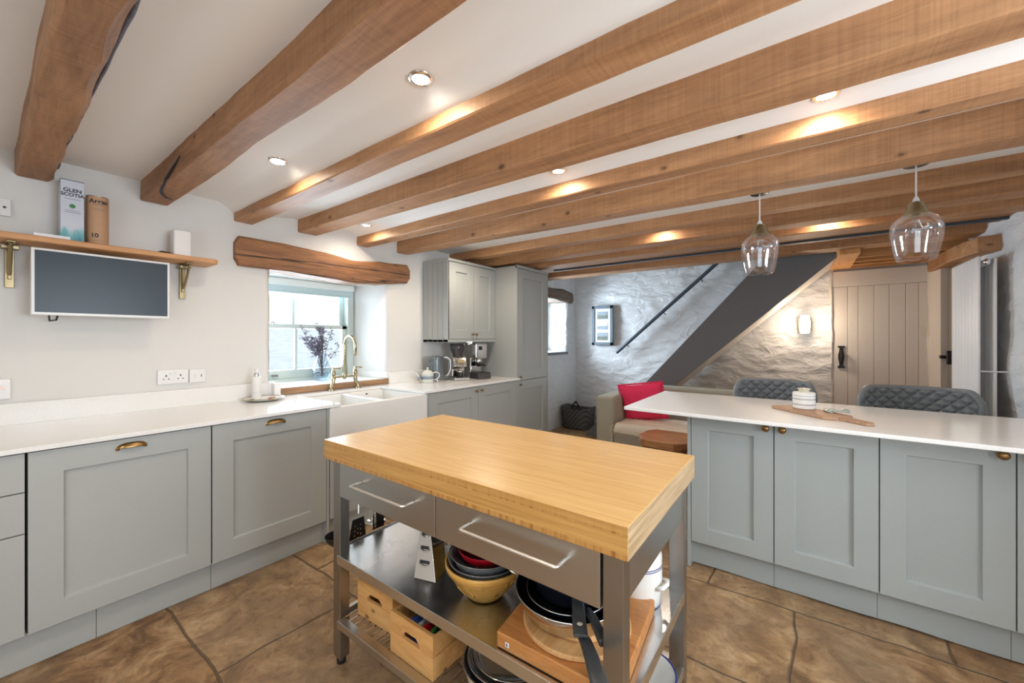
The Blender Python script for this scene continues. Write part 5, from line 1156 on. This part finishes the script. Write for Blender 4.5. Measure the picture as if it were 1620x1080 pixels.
# pans
px_, py_ = 1.035, .552; ZP = ZS+.0855
M['handle_grey'] = plain('dark_grey_bakelite', (.05, .053, .055), .25)
def strap(pts, wt, mat):
    pts = [Vector(p) for p in pts]; mb = MB(); rings = []; n = len(pts)
    for i, p in enumerate(pts):
        d = (pts[min(i+1, n-1)]-pts[max(i-1, 0)]).normalized(); sd_ = d.cross(Vector((0, 0, 1))).normalized(); up = sd_.cross(d).normalized()
        w_ = wt[0]+(wt[1]-wt[0])*i/(n-1); h_ = wt[2]
        rings.append([mb._v(p+sd_*a_*w_+up*b_*h_) for a_, b_ in ((-1, -.5), (-.7, -1), (.7, -1), (1, -.5), (1, .5), (.7, 1), (-.7, 1), (-1, .5))])
    for A, B in zip(rings, rings[1:]):
        for k in range(8): mb.bm.faces.new((A[k], A[(k+1) % 8], B[(k+1) % 8], B[k]))
    mb.bm.faces.new(rings[0]); mb.bm.faces.new(rings[-1]); return mb
def pan(name, label, r, z0, h, rim, hp, out='pan_black', hr=(.010, .013), lid=False, c=(px_, py_)):
    t = thing(name, label, 'pan', (*c, z0), 0, 'pans stacked on the chopping board')
    MB().lathe([(.0001, 0), (r*.74, 0), (r*.82, .004), (r*.97, h*.75), (r, h)], (*c, z0), 56).build('outside', M[out], t, smooth=True)
    MB().lathe([(r, h), (r-.003, h), (r*.95, h*.7), (r*.80, .008), (.0001, .005)], (*c, z0), 56).build('inside', M['pan_black'], t, smooth=True)
    MB().lathe([(r-.003, h-.0005), (r-.0015, h+.0012), (r+.0012, h-.0005), (r-.001, h-.002)], (*c, z0), 56).build('rim', M[rim], t, smooth=True)
    strap(hp, hr, M['handle_grey']).build('handle', M['handle_grey'], t, bev=.003, seg=3)
    return t
pan('frying_pan', 'large frying pan with a pale outside, bottom of the pan stack', .158, ZP, .062, 'pan_rim', [(.905, .452, ZP+.046), (.880, .425, ZP+.050), (.84, .39, ZP+.052), (.785, .345, ZP+.050), (.72, .295, ZP+.042)], 'steel_pol', (.013, .023, .006))
pan('frying_pan', 'middle black frying pan with a shiny rim, nested in the large one', .120, ZP+.008, .050, 'pan_rim', [(.962, .460, ZP+.066), (.935, .430, ZP+.070), (.908, .402, ZP+.068), (.885, .378, ZP+.064)], 'pan_black', (.010, .014, .010), c=(1.03, .556))
tpn = pan('saucepan', 'black saucepan with a glass lid on top of the pan stack', .116, ZP+.045, .062, 'pan_rim', [(.965, .492, ZP+.088), (.940, .476, ZP+.088), (.905, .456, ZP+.080), (.868, .432, ZP+.066)], 'pan_black', (.015, .018, .005), c=(1.048, .560))
MB().lathe([(.0001, .0008), (.0045, .0006), (.0075, -.0005)], (.890, .446, ZP+.0800), 18).build('hanging_hole', M['cream_enamel'], [c_ for c_ in tpn.children if c_.name.startswith('handle')][0])
MB().lathe([(.1165, .0), (.113, .003), (.07, .010), (.02, .013), (.0001, .0135)], (1.048, .560, ZP+.109), 48).build('glass_lid', M['pan_glass'], tpn, smooth=True)
# crock jar with blue lines
def crock(x, y, z, label, r=.082, h=.215):
    t = thing('storage_jar', label, 'storage jar', (x, y, z), 0, 'white jars with blue lines')
    MB().lathe([(.0001, 0), (r*.86, 0), (r*.93, .006), (r, h*.35), (r*.99, h*.75), (r*.88, h*.9), (r*.92, h), (r*.86, h), (r*.82, h*.9), (.0001, h*.88)], (x, y, z), 40).build('body', M['white_gloss'], t, smooth=True)
    s = MB()
    for q in (.585, .615, .05): s.lathe([(r+.0008, h*q), (r+.0008, h*q+.0025)], (x, y, z), 40)
    s.build('blue_lines', M['blue_line'], t)
    for sg in (1, -1):
        a = R(-92) if sg > 0 else R(88); d = Vector((math.cos(a), math.sin(a), 0)); n_ = Vector((-d.y, d.x, 0)); b0 = Vector((x, y, z+h*.34))
        MB().tube([tuple(b0+d*(r-.004)+n_*.03), tuple(b0+d*(r+.013)+n_*.026+Vector((0, 0, .006))), tuple(b0+d*(r+.019)+Vector((0, 0, .008))), tuple(b0+d*(r+.013)-n_*.026+Vector((0, 0, .006))), tuple(b0+d*(r-.004)-n_*.03)], .007, 10).build('lug_handle', M['white_gloss'], t, smooth=True)
    return t
crock(1.322, .452, ZS, 'white jar with blue lines on the middle shelf of the trolley')
crock(1.36, .52, .197, 'white jar with blue lines on the lower rod shelf of the trolley', .08, .19)
EB = thing('enamel_dish', 'white dish with a blue rim on the lower shelf of the trolley', 'dish', (1.27, .42, .197))
MB().lathe([(.0001, 0), (.05, 0), (.085, .03), (.098, .062), (.094, .063), (.08, .033), (.048, .006), (.0001, .005)], (1.285, .415, .196), 40).build('body', M['white_gloss'], EB, smooth=True)
MB().lathe([(.094, .0625), (.099, .065), (.1, .060)], (1.285, .415, .196), 40).build('blue_rim', M['blue_line'], EB, smooth=True)

# ---- crates
def crate(x0, y0, rz, label, L_=.30, W_=.225, H_=.148, z=.1965):
    t = thing('wooden_crate', label, 'crate', (x0, y0, z), rz, 'pine crates on the lower shelf of the trolley')
    th = .014
    # end boards carry hand holes (local frame: length along +X, width along Y 0..W)
    for xa, nm in ((0, 'end_board'), (L_-th, 'end_board')):
        mb = MB(); mb.box(xa, xa+th, 0, W_, 0, H_*.53-.001)
        hw, hh = .045, .026; yc = W_/2; zb = H_*.53+.001
        pts = [(0, zb), (yc-hw, zb), (yc-hw, zb+.010), (yc-hw+.018, zb+hh), (yc+hw-.018, zb+hh), (yc+hw, zb+.010), (yc+hw, zb), (W_, zb), (W_, H_), (0, H_)]
        mb.prism(pts, 'X', xa, xa+th); mb.build(nm, M['pine'], t, bev=.001, local=True)
    for ya in (0, W_-.010):
        MB().box(th, L_-th, ya, ya+.010, .002, H_*.53-.002).box(th, L_-th, ya, ya+.010, H_*.53+.002, H_-.004).build('side_board', M['pine'], t, local=True, bev=.001)
    MB().box(th, L_-th, .01, W_-.01, .004, .012).build('crate_base', M['pine'], t, local=True)
    for xa, ya in ((th, .010), (th, W_-.03), (L_-th-.02, .010), (L_-th-.02, W_-.03)): MB().box(xa, xa+.02, ya, ya+.02, .012, H_-.02).build('corner_block', M['pine'], t, local=True)
    return t
crate(.893, .981, 0, 'pine crate filled with packets, the nearer one to the camera', W_=.225)
crate(.945, 1.262, R(3), 'pine crate behind the filled one, closest to the trolley leg', W_=.215)
for i, (x, y, a, mt, lb) in enumerate(((.96, 1.03, 12, 'packet_green', 'green packet standing in the nearer pine crate'), (.955, 1.06, -8, 'red', 'red packet standing in the nearer pine crate'), (.965, 1.09, 6, 'packet_white', 'white packet standing beside the red one in the crate'), (.97, 1.12, -14, 'packet_blue', 'blue packet standing in the nearer pine crate'), (1.07, 1.05, 20, 'packet_white', 'pale packet at the back of the nearer pine crate'), (1.08, 1.11, -5, 'black', 'dark box at the back of the nearer pine crate'))):
    t = MB().obox((x, y, .265), (.045, .008, .055), Matrix.Rotation(R(a), 3, 'Z') @ Matrix.Rotation(R(-8), 3, 'X')).build('food_packet', M[mt], bev=.004); tag(t, lb, 'packet')
# ---- pots on the lower shelf
PTc = thing('casserole_pot', 'cream casserole pot on the lower shelf right of the crates', 'pot', (1.03, .77, .197))
pc = (1.035, .775)
MB().lathe([(.0001, 0), (.115, 0), (.128, .010), (.142, .085), (.145, .092), (.139, .092), (.125, .012), (.0001, .008)], (*pc, .197), 48).build('body', M['cream_enamel'], PTc, smooth=True)
for k, (dz, r, lb) in enumerate(((.096, .150, 'lowest black-rimmed roasting dish stacked in the casserole pot'), (.112, .138, 'middle glass dish stacked above the casserole pot'), (.126, .122, 'topmost glass dish stacked above the casserole pot'))):
    t = thing('stacked_dish', lb, 'dish', (*pc, .197+dz-.03)); c_ = (pc[0]-.004*k, pc[1]-.010*k, .197+dz)
    MB().lathe([(.0001, -.028), (r*.78, -.026), (r*.93, -.006), (r, .003), (r-.006, .004), (r*.91, -.004), (r*.76, -.021), (.0001, -.023)], c_, 48).build('dish_body', M['pan_black'] if k == 0 else M['pan_glass'], t, smooth=True)
    MB().lathe([(r-.006, .003), (r-.002, .006), (r+.001, .003)], c_, 48).build('rim', M['steel_pol'], t, smooth=True)
t = thing('lidded_pan', 'black pan with a glass lid at the bottom right of the lower shelf', 'pan', (1.06, .50, .197))
MB().lathe([(.0001, 0), (.1, 0), (.118, .07), (.12, .075), (.114, .075), (.0001, .01)], (1.06, .50, .197), 40).build('body', M['pan_black'], t, smooth=True)
MB().lathe([(.12, .076), (.115, .082), (.06, .098), (.0001, .1)], (1.06, .50, .197), 40).build('glass_lid', M['pan_glass'], t, smooth=True)
